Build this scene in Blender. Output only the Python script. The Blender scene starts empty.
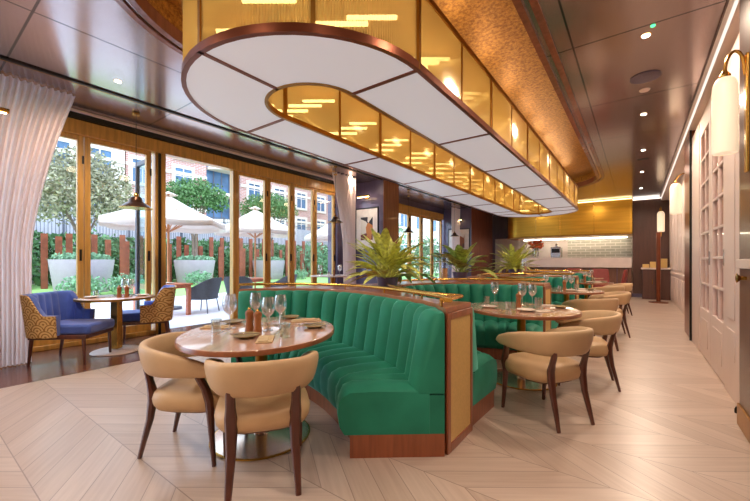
import bpy, math, random
from math import sin, cos, pi, sqrt, atan2, radians
random.seed(7)
S = bpy.context.scene
COL = S.collection

# ------------------------------------------------------------------ mesh builder
class MB:
    def __init__(s): s.v = []; s.f = []
    def add(s, vs, fs):
        n = len(s.v); s.v += [tuple(p) for p in vs]; s.f += [tuple(i + n for i in f) for f in fs]
        return s
    def box(s, x0, x1, y0, y1, z0, z1):
        return s.add([(x0,y0,z0),(x1,y0,z0),(x1,y1,z0),(x0,y1,z0),(x0,y0,z1),(x1,y0,z1),(x1,y1,z1),(x0,y1,z1)],
                     [(0,3,2,1),(4,5,6,7),(0,1,5,4),(1,2,6,5),(2,3,7,6),(3,0,4,7)])
    def rbox(s, cx, cy, cz, sx, sy, sz, a=0):
        c, q = cos(a), sin(a); P = []
        for z in (-sz/2, sz/2):
            for x, y in ((-sx/2,-sy/2),(sx/2,-sy/2),(sx/2,sy/2),(-sx/2,sy/2)):
                P.append((cx + x*c - y*q, cy + x*q + y*c, cz + z))
        return s.add(P, [(0,3,2,1),(4,5,6,7),(0,1,5,4),(1,2,6,5),(2,3,7,6),(3,0,4,7)])
    def prism(s, poly, z0, z1):
        n = len(poly)
        a = sum(poly[i][0]*poly[(i+1)%n][1] - poly[(i+1)%n][0]*poly[i][1] for i in range(n))
        if a < 0: poly = poly[::-1]
        return s.add([(x,y,z0) for x,y in poly] + [(x,y,z1) for x,y in poly],
                     [tuple(range(n))[::-1], tuple(range(n,2*n))] + [(i,(i+1)%n,(i+1)%n+n,i+n) for i in range(n)])
    def lathe(s, prof, x=0, y=0, z=0, n=20, sx=1, sy=1, rot=0):
        V = []; F = []; m = len(prof); cr, sr = cos(rot), sin(rot)
        for i in range(n):
            a = 2*pi*i/n
            for r, h in prof:
                px, py = r*cos(a)*sx, r*sin(a)*sy
                V.append((x + px*cr - py*sr, y + px*sr + py*cr, z + h))
        for i in range(n):
            j = (i+1) % n
            for k in range(m-1): F.append((i*m+k, j*m+k, j*m+k+1, i*m+k+1))
        if prof[0][0] > 1e-6: F.append(tuple(i*m for i in range(n))[::-1])
        if prof[-1][0] > 1e-6: F.append(tuple(i*m+m-1 for i in range(n)))
        return s.add(V, F)
    def tube(s, pts, r, n=8, closed=False, flat=1.0):
        P = [tuple(p) for p in pts]; m = len(P); R = r if isinstance(r, (list, tuple)) else [r]*m
        V = []; F = []; up0 = None
        for i in range(m):
            a = P[(i-1) % m] if (closed or i > 0) else P[i]
            b = P[(i+1) % m] if (closed or i < m-1) else P[i]
            t = [b[k]-a[k] for k in range(3)]; L = sqrt(sum(q*q for q in t)) or 1; t = [q/L for q in t]
            if up0 is None: up0 = (0,0,1) if abs(t[2]) < .9 else (1,0,0)
            d = sum(up0[k]*t[k] for k in range(3)); u = [up0[k]-d*t[k] for k in range(3)]
            L = sqrt(sum(q*q for q in u)) or 1; u = [q/L for q in u]; up0 = u
            w = (t[1]*u[2]-t[2]*u[1], t[2]*u[0]-t[0]*u[2], t[0]*u[1]-t[1]*u[0])
            for k in range(n):
                A = 2*pi*k/n + (pi/4 if n == 4 else 0)
                V.append(tuple(P[i][q] + R[i]*(cos(A)*u[q] + sin(A)*w[q]*flat) for q in range(3)))
        for i in range(m if closed else m-1):
            j = (i+1) % m
            for k in range(n):
                l = (k+1) % n; F.append((i*n+k, i*n+l, j*n+l, j*n+k))
        if not closed:
            F.append(tuple(range(n))[::-1]); F.append(tuple(range((m-1)*n, m*n)))
        return s.add(V, F)
    def sweep(s, loops, closed=False):
        m = len(loops); n = len(loops[0]); V = [p for l in loops for p in l]; F = []
        for i in range(m if closed else m-1):
            j = (i+1) % m
            for k in range(n):
                l = (k+1) % n; F.append((i*n+k, j*n+k, j*n+l, i*n+l))
        if not closed:
            F.append(tuple(range(n))); F.append(tuple(range((m-1)*n, m*n))[::-1])
        return s.add(V, F)
    def build(s, name, mat, parent=None, bevel=0, angle=40, smooth=True, loc=None):
        me = bpy.data.meshes.new(name); me.from_pydata(s.v, [], s.f)
        me.validate(); me.update()
        import bmesh
        bm = bmesh.new(); bm.from_mesh(me); bmesh.ops.recalc_face_normals(bm, faces=bm.faces); bm.to_mesh(me); bm.free()
        if smooth:
            me.shade_smooth(); me.set_sharp_from_angle(angle=radians(angle))
        me.materials.append(mat)
        o = bpy.data.objects.new(name, me); COL.objects.link(o)
        if parent: o.parent = parent
        if loc: o.location = loc
        if bevel:
            b = o.modifiers.new('bevel', 'BEVEL'); b.width = bevel; b.segments = 2; b.limit_method = 'ANGLE'; b.angle_limit = radians(50)
        return o

def tag(o, label, cat, group=None):
    o['label'] = label; o['category'] = cat
    if group: o['group'] = group
    return o
def thing(name, label, cat, loc=(0,0,0), rz=0, group=None):
    o = bpy.data.objects.new(name, None); COL.objects.link(o); o.empty_display_size = .1
    o.location = loc; o.rotation_euler = (0,0,rz)
    return tag(o, label, cat, group)
def struct(o): o['kind'] = 'structure'; return o
def dup(root, loc, rz=0, label=None, group=None, sc=None):
    KIDS = {}
    def rec(o, par):
        c = o.copy(); COL.objects.link(c)
        if par: c.parent = par
        for ch in o.children: rec(ch, c)
        return c
    r = rec(root, None); r.location = loc; r.rotation_euler = (0,0,rz)
    if label: r['label'] = label
    if group: r['group'] = group
    return r
def face(fx, fy): return atan2(-fx, fy)

# ------------------------------------------------------------------ materials
def nt(name):
    m = bpy.data.materials.new(name); m.use_nodes = True; t = m.node_tree; t.nodes.clear()
    out = t.nodes.new('ShaderNodeOutputMaterial'); return m, t, out
def N(t, typ, **kw):
    n = t.nodes.new(typ)
    for k, v in kw.items():
        if k.startswith('i_'):
            n.inputs[k[2:].replace('_', ' ')].default_value = v
        else: setattr(n, k, v)
    return n
def mth(t, op, a, b=None, c=None):
    n = t.nodes.new('ShaderNodeMath'); n.operation = op
    for i, q in enumerate((a, b, c)):
        if q is None: continue
        if isinstance(q, (int, float)): n.inputs[i].default_value = q
        else: t.links.new(q, n.inputs[i])
    return n.outputs[0]
def mixc(t, fac, a, b):
    n = t.nodes.new('ShaderNodeMix'); n.data_type = 'RGBA'
    for sock, q in ((n.inputs[0], fac), (n.inputs[6], a), (n.inputs[7], b)):
        if isinstance(q, (int, float)): sock.default_value = q
        elif isinstance(q, tuple): sock.default_value = (*q[:3], 1)
        else: t.links.new(q, sock)
    return n.outputs[2]
def lin(r, g, b):
    f = lambda c: c/12.92 if c <= .04045 else ((c+.055)/1.055)**2.4
    return tuple(f(c/255) for c in (r, g, b))
def princ(t, out, rough=.5, metal=0, coat=0, spec=.5, sheen=0):
    p = t.nodes.new('ShaderNodeBsdfPrincipled')
    p.inputs['Roughness'].default_value = rough; p.inputs['Metallic'].default_value = metal
    p.inputs['Coat Weight'].default_value = coat; p.inputs['Specular IOR Level'].default_value = spec
    p.inputs['Sheen Weight'].default_value = sheen
    t.links.new(p.outputs[0], out.inputs[0]); return p
def coords(t, scale=(1,1,1), kind='Object'):
    tc = t.nodes.new('ShaderNodeTexCoord'); mp = t.nodes.new('ShaderNodeMapping'); mp.inputs['Scale'].default_value = scale
    t.links.new(tc.outputs[kind], mp.inputs[0]); return mp.outputs[0]
def bumpn(t, p, h, strength, dist=.01):
    b = t.nodes.new('ShaderNodeBump'); b.inputs['Strength'].default_value = strength; b.inputs['Distance'].default_value = dist
    t.links.new(h, b.inputs['Height']); t.links.new(b.outputs[0], p.inputs['Normal'])
def M(name, rgb, rough=.5, metal=0, var=.12, vs=6, scale=(1,1,1), bump=0, bs=80, coat=0, spec=.5, sheen=0, detail=4):
    m, t, out = nt(name); p = princ(t, out, rough, metal, coat, spec, sheen); c = lin(*rgb)
    v = coords(t, scale); n = N(t, 'ShaderNodeTexNoise'); n.inputs['Scale'].default_value = vs; n.inputs['Detail'].default_value = detail
    t.links.new(v, n.inputs['Vector'])
    r = N(t, 'ShaderNodeMapRange'); r.inputs[1].default_value = .3; r.inputs[2].default_value = .7
    t.links.new(n.outputs[0], r.inputs[0])
    t.links.new(mixc(t, r.outputs[0], tuple(q*(1-var) for q in c), tuple(min(1,q*(1+var)) for q in c)), p.inputs['Base Color'])
    if bump:
        n2 = N(t, 'ShaderNodeTexNoise'); n2.inputs['Scale'].default_value = bs; t.links.new(v, n2.inputs['Vector'])
        bumpn(t, p, n2.outputs[0], bump)
    return m
def wood(name, rgb, rough=.35, var=.3, axis='z', s=1, coat=.15):
    sc = {'x': (1.2*s,14*s,14*s), 'y': (14*s,1.2*s,14*s), 'z': (14*s,14*s,1.2*s)}[axis]
    return M(name, rgb, rough, 0, var, 2.5, sc, bump=.08, bs=8, coat=coat, detail=6)
def emit(name, rgb, k):
    m, t, out = nt(name); e = N(t, 'ShaderNodeEmission'); e.inputs[0].default_value = (*rgb, 1); e.inputs[1].default_value = k
    t.links.new(e.outputs[0], out.inputs[0]); return m
def glass(name, tint=(1,1,1), base=.04, rough=0, edge=.6, gcol=(1,1,1)):
    m, t, out = nt(name); tr = N(t, 'ShaderNodeBsdfTransparent'); tr.inputs[0].default_value = (*tint, 1)
    g = N(t, 'ShaderNodeBsdfGlossy'); g.inputs['Roughness'].default_value = rough; g.inputs[0].default_value = (*gcol, 1)
    lw = N(t, 'ShaderNodeLayerWeight'); lw.inputs[0].default_value = .15
    f = mth(t, 'MULTIPLY_ADD', lw.outputs['Facing'], edge, base)
    f = mth(t, 'MINIMUM', f, .9)
    mx = N(t, 'ShaderNodeMixShader'); t.links.new(f, mx.inputs[0]); t.links.new(tr.outputs[0], mx.inputs[1]); t.links.new(g.outputs[0], mx.inputs[2])
    t.links.new(mx.outputs[0], out.inputs[0]); return m

def floor_mat():
    m, t, out = nt('oak_chevron'); p = princ(t, out, .33, spec=.5, coat=.45); p.inputs['Coat Roughness'].default_value = .28
    tc = N(t, 'ShaderNodeTexCoord'); sp = N(t, 'ShaderNodeSeparateXYZ'); t.links.new(tc.outputs['Object'], sp.inputs[0])
    x, y = sp.outputs[0], sp.outputs[1]; W = .47; A = radians(36)
    yy = mth(t, 'ADD', y, 40*W - .45 + W*2)
    col = mth(t, 'FLOOR', mth(t, 'DIVIDE', yy, W))
    md = mth(t, 'MODULO', yy, 2*W); d = mth(t, 'ABSOLUTE', mth(t, 'SUBTRACT', md, W))
    q = mth(t, 'SUBTRACT', mth(t, 'MULTIPLY', x, sin(A)), mth(t, 'MULTIPLY', d, cos(A)))
    al = mth(t, 'ADD', mth(t, 'MULTIPLY', x, cos(A)), mth(t, 'MULTIPLY', d, sin(A)))
    qi = mth(t, 'DIVIDE', mth(t, 'ADD', q, 30), .15); idx = mth(t, 'FLOOR', qi); fr = mth(t, 'FRACT', qi)
    cv = N(t, 'ShaderNodeCombineXYZ'); t.links.new(idx, cv.inputs[0]); t.links.new(col, cv.inputs[1])
    wn = N(t, 'ShaderNodeTexWhiteNoise'); wn.noise_dimensions = '2D'; t.links.new(cv.outputs[0], wn.inputs[0])
    gv = N(t, 'ShaderNodeCombineXYZ'); t.links.new(mth(t, 'MULTIPLY', al, 1.5), gv.inputs[0]); t.links.new(mth(t, 'MULTIPLY', q, 26), gv.inputs[1]); t.links.new(mth(t,'MULTIPLY',wn.outputs[0],20), gv.inputs[2])
    n = N(t, 'ShaderNodeTexNoise'); n.inputs['Scale'].default_value = 1.6; n.inputs['Detail'].default_value = 6; t.links.new(gv.outputs[0], n.inputs['Vector'])
    v = mth(t, 'MULTIPLY_ADD', wn.outputs[0], .5, mth(t, 'MULTIPLY', mth(t,'SUBTRACT', n.outputs[0], .5), 1.1))
    v = mth(t, 'ADD', v, .22)
    c = mixc(t, v, lin(176,152,136), lin(210,190,176))
    seam = mth(t, 'MAXIMUM', mth(t, 'LESS_THAN', fr, .03), mth(t, 'MAXIMUM', mth(t, 'LESS_THAN', d, .003), mth(t, 'GREATER_THAN', d, W-.003)))
    c = mixc(t, mth(t, 'MULTIPLY', seam, .55), c, lin(96,70,58))
    t.links.new(c, p.inputs['Base Color'])
    r = mth(t, 'MULTIPLY_ADD', n.outputs[0], .2, .24); t.links.new(r, p.inputs['Roughness'])
    bumpn(t, p, mth(t, 'SUBTRACT', mth(t, 'MULTIPLY', n.outputs[0], .15), seam), .15, .004)
    return m
def ceil_mat():
    m, t, out = nt('lacquer_ceiling'); p = princ(t, out, .21, .85, spec=.6, coat=.6); p.inputs['Coat Roughness'].default_value = .12; p.inputs['Coat IOR'].default_value = 1.8
    tc = N(t, 'ShaderNodeTexCoord'); sp = N(t, 'ShaderNodeSeparateXYZ'); t.links.new(tc.outputs['Object'], sp.inputs[0])
    x, y = sp.outputs[0], sp.outputs[1]
    fy = mth(t, 'MODULO', mth(t, 'ADD', y, 17.2-.72+.005), 1.72)
    s = mth(t, 'LESS_THAN', fy, .02)
    for X in (-.53, -4.28): s = mth(t, 'MAXIMUM', s, mth(t, 'LESS_THAN', mth(t, 'ABSOLUTE', mth(t, 'SUBTRACT', x, X)), .009))
    v = coords(t, (6,1,1)); n = N(t, 'ShaderNodeTexNoise'); n.inputs['Scale'].default_value = 3; n.inputs['Detail'].default_value = 5; t.links.new(v, n.inputs['Vector'])
    c = mixc(t, n.outputs[0], lin(156,134,130), lin(166,146,143)); c = mixc(t, s, c, lin(30,18,16))
    t.links.new(c, p.inputs['Base Color']); return m
def brick_mat(name, c1, c2, mo, bw, rh, ms=.01, rough=.7, axis='x', bump=.3):
    m, t, out = nt(name); p = princ(t, out, rough)
    tc = N(t, 'ShaderNodeTexCoord'); sp = N(t, 'ShaderNodeSeparateXYZ'); t.links.new(tc.outputs['Object'], sp.inputs[0])
    cb = N(t, 'ShaderNodeCombineXYZ'); t.links.new(sp.outputs[0 if axis == 'x' else 1], cb.inputs[0]); t.links.new(sp.outputs[2], cb.inputs[1])
    b = N(t, 'ShaderNodeTexBrick'); t.links.new(cb.outputs[0], b.inputs[0])
    for k, q in (('Color1', c1), ('Color2', c2), ('Mortar', mo)): b.inputs[k].default_value = (*lin(*q), 1)
    b.inputs['Scale'].default_value = 1; b.inputs['Brick Width'].default_value = bw; b.inputs['Row Height'].default_value = rh; b.inputs['Mortar Size'].default_value = ms
    t.links.new(b.outputs[0], p.inputs['Base Color']); bumpn(t, p, mth(t, 'SUBTRACT', 1, b.outputs['Fac']), bump); return m
def scallop_mat():
    m, t, out = nt('scallop_fabric'); p = princ(t, out, .8)
    tc = N(t, 'ShaderNodeTexCoord'); sp = N(t, 'ShaderNodeSeparateXYZ'); t.links.new(tc.outputs['Object'], sp.inputs[0])
    u = mth(t, 'ADD', mth(t, 'ADD', sp.outputs[0], sp.outputs[1]), 5); z = mth(t, 'ADD', sp.outputs[2], 1)
    w = .15; row = mth(t, 'FLOOR', mth(t, 'DIVIDE', z, w/2)); off = mth(t, 'MULTIPLY', mth(t, 'MODULO', row, 2), w/2)
    fx = mth(t, 'SUBTRACT', mth(t, 'MODULO', mth(t, 'ADD', u, off), w), w/2); fz = mth(t, 'MODULO', z, w/2)
    d = mth(t, 'SQRT', mth(t, 'ADD', mth(t, 'MULTIPLY', fx, fx), mth(t, 'MULTIPLY', fz, fz)))
    k = mth(t, 'GREATER_THAN', mth(t, 'SINE', mth(t, 'MULTIPLY', d, 2*pi/.032)), .35)
    t.links.new(mixc(t, k, lin(224,188,126), lin(160,114,58)), p.inputs['Base Color']); return m
def gold_leaf():
    m, t, out = nt('gold_leaf'); p = princ(t, out, .42, .5)
    v = coords(t, (1,1,1)); n = N(t, 'ShaderNodeTexNoise'); n.inputs['Scale'].default_value = 26; n.inputs['Detail'].default_value = 6; n.inputs['Roughness'].default_value = .75
    t.links.new(v, n.inputs['Vector']); r = N(t, 'ShaderNodeMapRange'); r.inputs[1].default_value = .38; r.inputs[2].default_value = .62; t.links.new(n.outputs[0], r.inputs[0])
    t.links.new(mixc(t, r.outputs[0], lin(136,84,30), lin(206,150,66)), p.inputs['Base Color']); bumpn(t, p, n.outputs[0], .4, .01); return m
def amber_glass():
    m, t, out = nt('amber_ribbed_glass')
    tr = N(t, 'ShaderNodeBsdfTransparent'); tr.inputs[0].default_value = (1,.80,.42,1)
    tl = N(t, 'ShaderNodeBsdfTranslucent'); tl.inputs[0].default_value = (1,.74,.27,1)
    df = N(t, 'ShaderNodeBsdfDiffuse'); df.inputs[0].default_value = (.86,.62,.22,1)
    g = N(t, 'ShaderNodeBsdfGlossy'); g.inputs['Roughness'].default_value = .12; g.inputs[0].default_value = (1,.85,.6,1)
    a = N(t, 'ShaderNodeMixShader'); a.inputs[0].default_value = .3; t.links.new(tl.outputs[0], a.inputs[1]); t.links.new(df.outputs[0], a.inputs[2])
    b = N(t, 'ShaderNodeMixShader'); b.inputs[0].default_value = .66; t.links.new(tr.outputs[0], b.inputs[1]); t.links.new(a.outputs[0], b.inputs[2])
    c = N(t, 'ShaderNodeMixShader'); c.inputs[0].default_value = .2; t.links.new(b.outputs[0], c.inputs[1]); t.links.new(g.outputs[0], c.inputs[2])
    t.links.new(c.outputs[0], out.inputs[0]); return m
def curtain_mat():
    m, t, out = nt('sheer_linen'); d = N(t, 'ShaderNodeBsdfDiffuse'); d.inputs[0].default_value = (*lin(240,222,216),1)
    tl = N(t, 'ShaderNodeBsdfTranslucent'); tl.inputs[0].default_value = (*lin(246,230,224),1)
    w = N(t, 'ShaderNodeTexWave'); w.inputs['Scale'].default_value = 60; t.links.new(coords(t), w.inputs[0])
    a = N(t, 'ShaderNodeMixShader'); t.links.new(mth(t,'MULTIPLY_ADD', w.outputs['Fac'], .08, .46), a.inputs[0]); t.links.new(d.outputs[0], a.inputs[1]); t.links.new(tl.outputs[0], a.inputs[2])
    t.links.new(a.outputs[0], out.inputs[0]); return m
def art_mat(name, cols):
    m, t, out = nt(name); p = princ(t, out, .5); v = N(t, 'ShaderNodeTexVoronoi'); v.inputs['Scale'].default_value = 4
    t.links.new(coords(t), v.inputs['Vector']); r = N(t, 'ShaderNodeValToRGB'); r.color_ramp.interpolation = 'CONSTANT'
    sp = N(t, 'ShaderNodeSeparateColor'); t.links.new(v.outputs['Color'], sp.inputs[0]); t.links.new(sp.outputs[0], r.inputs[0])
    e = r.color_ramp.elements
    while len(e) < len(cols): e.new(.5)
    for i, c in enumerate(cols): e[i].position = i/len(cols); e[i].color = (*lin(*c),1)
    t.links.new(r.outputs[0], p.inputs['Base Color']); return m

FLOOR = floor_mat(); CEIL = ceil_mat(); GOLDLEAF = gold_leaf(); AMBER = amber_glass(); CURTAIN = curtain_mat()
WALNUT = wood('walnut_floor', (104,62,46), .25, .35, 'y', .6, .3)
LACQ = wood('brown_lacquer', (140,84,66), .25, .2, 'z', .5, .4)
LACQ2 = wood('blue_sheen_lacquer', (92,80,108), .28, .12, 'z', .5, .4)  # blue reflections on dark lacquer are put into the base colour
DARKWALL = wood('dark_brown_panel', (92,62,54), .35, .15, 'z', .5, .2)
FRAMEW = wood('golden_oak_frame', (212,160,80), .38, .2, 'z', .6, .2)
MAHOG = wood('mahogany', (150,84,52), .3, .25, 'z', .8, .3)
LEDGE = wood('mahogany_ledge', (168,106,72), .28, .2, 'x', .5, .3)
TOPW = wood('table_walnut', (206,164,140), .16, .15, 'x', .5, .8)
TOPE = wood('table_edge', (146,88,54), .28, .2, 'x', .5, .3)
LEGW = wood('dark_leg_wood', (88,46,34), .32, .25, 'z', 1, .3)
MILLW = wood('mill_wood', (150,94,54), .3, .2, 'z', 3, .3)
BRASS = M('brass', (214,168,84), .25, 1, .06)
BRASSD = M('aged_brass', (170,122,52), .35, .9, .1)
BRASSP = M('woven_brass_panel', (222,188,118), .45, .25, .06, 60, (1,1,1), .1, 200)
BRONZE = M('copper_bronze', (132,72,46), .3, .6, .15, 4)
BLACK = M('black_metal', (26,22,22), .4, .3, .05)
TAN = M('tan_leather', (206,174,134), .48, 0, .07, 5, bump=.05, bs=220)
TANR = M('tan_leather_seat', (202,168,126), .46, 0, .08, 5, bump=.05, bs=220)
GREEN = M('green_velvet', (38,128,103), .62, 0, .16, 4, bump=.04, bs=150, sheen=.75, spec=.25)
for _n in GREEN.node_tree.nodes:
    if _n.type == 'BSDF_PRINCIPLED': _n.inputs['Sheen Tint'].default_value = (.25,.80,.66,1); _n.inputs['Sheen Roughness'].default_value = .35
BLUE = M('blue_velvet', (70,98,184), .7, 0, .2, 5, sheen=.5, spec=.25)
SCALLOP = scallop_mat()
WHITEP = M('white_paint', (232,212,204), .45, 0, .03, 3)
WALLP = M('pale_wall', (226,208,200), .5, 0, .03, 3)
PLASTER = M('cream_plaster', (222,206,196), .7, 0, .04)
MARBLE = M('white_marble', (236,218,208), .3, 0, .06, 3)
CERAMIC = M('ceramic', (226,216,202), .25, 0, .05)
CERGREEN = M('olive_ceramic', (150,132,90), .35, 0, .25, 20)
NAPKIN = M('beige_napkin', (206,180,140), .8, 0, .08, 30)
POLISH = M('polished_base', (216,192,172), .18, .85, .05)
STEEL = M('steel', (196,192,190), .25, 1, .04)
MATTE = M('menu_board', (188,152,108), .6, 0, .1, 30)
WINE = glass('wine_glass', (.93,.94,.95), .2, .06, .8)
TUMB = glass('tumbler_glass', (.88,.91,.88), .2, .06, .75)
PANE = glass('window_pane', (.985,.99,.99), .015, 0, .22)
PANEB = glass('blue_pane', (.72,.86,.92), .05, 0, .3)
DIFFUSER = None
LEAF = M('variegated_leaf', (214,220,118), .45, 0, .42, 24)
LEAF2 = M('broad_leaf', (160,176,86), .42, 0, .6, 18)
TREEG = M('tree_leaf_green', (84,118,64), .7, 0, .4, 3)
HEDGE = M('hedge_leaf', (96,132,86), .75, 0, .55, 2)
PINKT = M('tree_leaf_olive_pink', (146,142,112), .8, 0, .45, 3)
BUSH = M('grey_green_leaf', (128,164,128), .75, 0, .3, 4)
BARK = M('bark', (126,104,92), .8, 0, .3, 8)
LAWN = M('lawn', (140,180,100), .9, 0, .25, 30)
PAVE = M('patio_paving', (228,224,230), .7, 0, .06, 2)
PLANTER = M('white_planter', (172,154,164), .6, 0, .06, 3)
CANVAS = M('umbrella_canvas', (226,212,200), .7, 0, .03, 3)
TEAK = wood('teak', (190,112,82), .45, .2, 'x', 1, 0)
POLEW = wood('umbrella_pole_wood', (196,130,84), .45, .2, 'z', 1, 0)
WICKER = M('dark_wicker', (74,78,86), .6, 0, .3, 60, bump=.5, bs=120)
CORTEN = M('rust_steel', (146,72,48), .7, 0, .3, 3)
BRICK = brick_mat('pink_brick', (196,140,126), (176,120,110), (206,188,180), .5, .16, .02, .8, 'y')
TILE = brick_mat('grey_tile', (206,198,180), (194,188,170), (236,228,216), .34, .11, .014, .25, 'x')
STONE = M('cream_stone', (224,208,196), .75, 0, .06, 2)
BWIN = M('blue_window', (72,104,136), .15, 0, .35, .8)
GREYM = M('grey_rail', (96,96,106), .5, .2, .1)
REDL = M('oxblood_leather', (150,62,56), .45, 0, .12)
OUTCUSH = M('navy_cushion', (84,90,128), .8, 0, .1)
MARWHITE = M('opal_white', (250,240,228), .3, 0, .01)

# ------------------------------------------------------------------ curves
def catmull(P, per=24):
    out = []; n = len(P)
    for i in range(n-1):
        p0 = P[max(i-1,0)]; p1 = P[i]; p2 = P[i+1]; p3 = P[min(i+2,n-1)]
        for k in range(per):
            t = k/per
            out.append(tuple(.5*((2*p1[q]) + (-p0[q]+p2[q])*t + (2*p0[q]-5*p1[q]+4*p2[q]-p3[q])*t*t + (-p0[q]+3*p1[q]-3*p2[q]+p3[q])*t**3) for q in range(len(p1))))
    out.append(tuple(P[-1])); return out
def resample(P, n):
    L = [0]
    for i in range(len(P)-1): L.append(L[-1] + sqrt(sum((a-b)**2 for a, b in zip(P[i], P[i+1]))))
    out = []; j = 0
    for i in range(n+1):
        s = L[-1]*i/n
        while j < len(P)-2 and L[j+1] < s: j += 1
        t = (s-L[j])/((L[j+1]-L[j]) or 1); t = min(max(t,0),1)
        out.append(tuple(a+(b-a)*t for a, b in zip(P[j], P[j+1])))
    return out, L[-1]
def normals(P, side):
    R = []
    for i in range(len(P)):
        a = P[max(i-1,0)]; b = P[min(i+1,len(P)-1)]; tx, ty = b[0]-a[0], b[1]-a[1]; L = sqrt(tx*tx+ty*ty) or 1
        R.append((-ty/L*side, tx/L*side))
    return R
def racetrack(cx, y0, y1, R, na=24, ns=10):
    P = []
    for i in range(ns): P.append((cx+R, y0+(y1-y0)*i/ns))
    for i in range(na): a = pi*i/na; P.append((cx+R*cos(a), y1+R*sin(a)))
    for i in range(ns): P.append((cx-R, y1+(y0-y1)*i/ns))
    for i in range(na): a = pi+pi*i/na; P.append((cx+R*cos(a), y0+R*sin(a)))
    return P
def ring(poly_out, poly_in, z0, z1):
    b = MB(); n = len(poly_out)
    return b.sweep([[(*poly_out[i], z0), (*poly_out[i], z1), (*poly_in[i], z1), (*poly_in[i], z0)] for i in range(n)], closed=True)

# ------------------------------------------------------------------ room shell
ZC = 3.44
XW = -6.72
AX = -2.29; RY0 = 2.16; RY1 = 10.75; RR = 1.45
struct(MB().box(-5.0, 1.6, -4, 17.6, -.1, 0).build('floor', FLOOR, smooth=False))
struct(MB().box(-6.95, -5.0, -4, 17.6, -.1, 0).build('trim_1', WALNUT, smooth=False))
# ceiling with racetrack opening
def ceiling():
    import bmesh
    bm = bmesh.new(); hole = racetrack(AX, RY0, RY1, RR, 32, 8)
    oc = [(-6.95,-4),(1.6,-4),(1.6,17.6),(-6.95,17.6)]
    E = []
    for P in (oc, hole):
        vs = [bm.verts.new((x,y,ZC)) for x, y in P]
        for i in range(len(vs)): E.append(bm.edges.new((vs[i], vs[(i+1)%len(vs)])))
    bmesh.ops.triangle_fill(bm, edges=E, use_beauty=True)
    for f in bm.faces:
        if f.normal.z > 0: f.normal_flip()
    me = bpy.data.meshes.new('ceiling'); bm.to_mesh(me); bm.free(); me.materials.append(CEIL)
    o = bpy.data.objects.new('ceiling', me); COL.objects.link(o); struct(o)
    struct(MB().box(-6.95,1.6,-4,17.6,ZC+.5,ZC+.6).build('ceiling_slab', CEIL, smooth=False))
    h2 = racetrack(AX, RY0, RY1, RR+.06, 32, 8); h3 = racetrack(AX, RY0, RY1, RR+.02, 32, 8)
    struct(ring(h2, hole, ZC-.025, ZC+.10).build('trim_2', LACQ, None))
    h4 = racetrack(AX, RY0, RY1, RR+.17, 32, 8); h5 = racetrack(AX, RY0, RY1, RR+.11, 32, 8)
    struct(ring(h4, h5, ZC-.018, ZC+.02).build('trim_3', LACQ, None))
    struct(ring(h3, racetrack(AX, RY0, RY1, RR-.005, 32, 8), ZC+.10, ZC+.27).build('ceiling_recess_side', GOLDLEAF, None))
    struct(MB().prism(racetrack(AX, RY0, RY1, RR+.03, 32, 8), ZC+.26, ZC+.30).build('ceiling_recess', GOLDLEAF, None, smooth=False))
ceiling()
struct(MB().box(-5.52,-5.48,-4,17.5,ZC-.018,ZC+.002).build('trim_4', BLACK, None))
struct(MB().box(-5.55,-5.525,-4,17.5,ZC-.014,ZC+.002).build('trim_5', BRASSD, None))
# window header, blind slot
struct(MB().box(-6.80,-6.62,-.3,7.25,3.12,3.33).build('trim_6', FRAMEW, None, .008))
struct(MB().box(-6.82,-6.56,-.3,7.3,3.33,3.43).build('trim_7', BLACK, None))
struct(MB().box(-6.55,-6.50,-.3,7.3,3.405,3.436).build('trim_8', WHITEP, None))
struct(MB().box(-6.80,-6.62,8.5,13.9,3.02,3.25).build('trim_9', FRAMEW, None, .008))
struct(MB().box(-6.80,-6.6,8.5,13.9,3.25,3.44).build('trim_10', LACQ2, None))
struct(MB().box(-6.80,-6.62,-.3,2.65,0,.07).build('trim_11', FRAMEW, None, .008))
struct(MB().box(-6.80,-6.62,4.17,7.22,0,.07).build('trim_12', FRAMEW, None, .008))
def leaf(n, y0, y1, zt=3.12, zb=.07, fw=.075, x=-6.71):
    b = MB(); d = .035
    b.box(x-d, x+d, y0, y0+fw, zb, zt); b.box(x-d, x+d, y1-fw, y1, zb, zt)
    b.box(x-d, x+d, y0+fw, y1-fw, zt-fw, zt); b.box(x-d, x+d, y0+fw, y1-fw, zb, zb+.12)
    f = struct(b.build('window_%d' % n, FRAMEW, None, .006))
    MB().box(x-.005, x+.005, y0+fw-.01, y1-fw+.01, zb+.11, zt-fw+.01).build('pane', PANE, f, smooth=False)
    h = MB(); h.box(x+d, x+d+.02, y1-fw*.7, y1-fw*.35, 1.25, 1.42); h.build('hinge_plate', BLACK, f)
    h = MB(); h.box(x+d, x+d+.012, y1-fw*.3, y1+.002, 2.7, 2.82); h.build('hinge_plate', BLACK, f)
    return f
wn = 1
for y0, y1 in ((.05,.86),(.87,1.69),(1.70,2.61),(4.2,4.985),(4.995,5.685),(5.695,6.43),(6.44,7.2)):
    leaf(wn, y0, y1); wn += 1
y = 8.55
for i in range(6):
    leaf(wn, y, y+.87, 3.02, .07, .09); wn += 1; y += .885
struct(MB().box(-6.80,-6.62,8.5,13.9,0,.07).build('trim_13', FRAMEW, None, .008))
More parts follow.
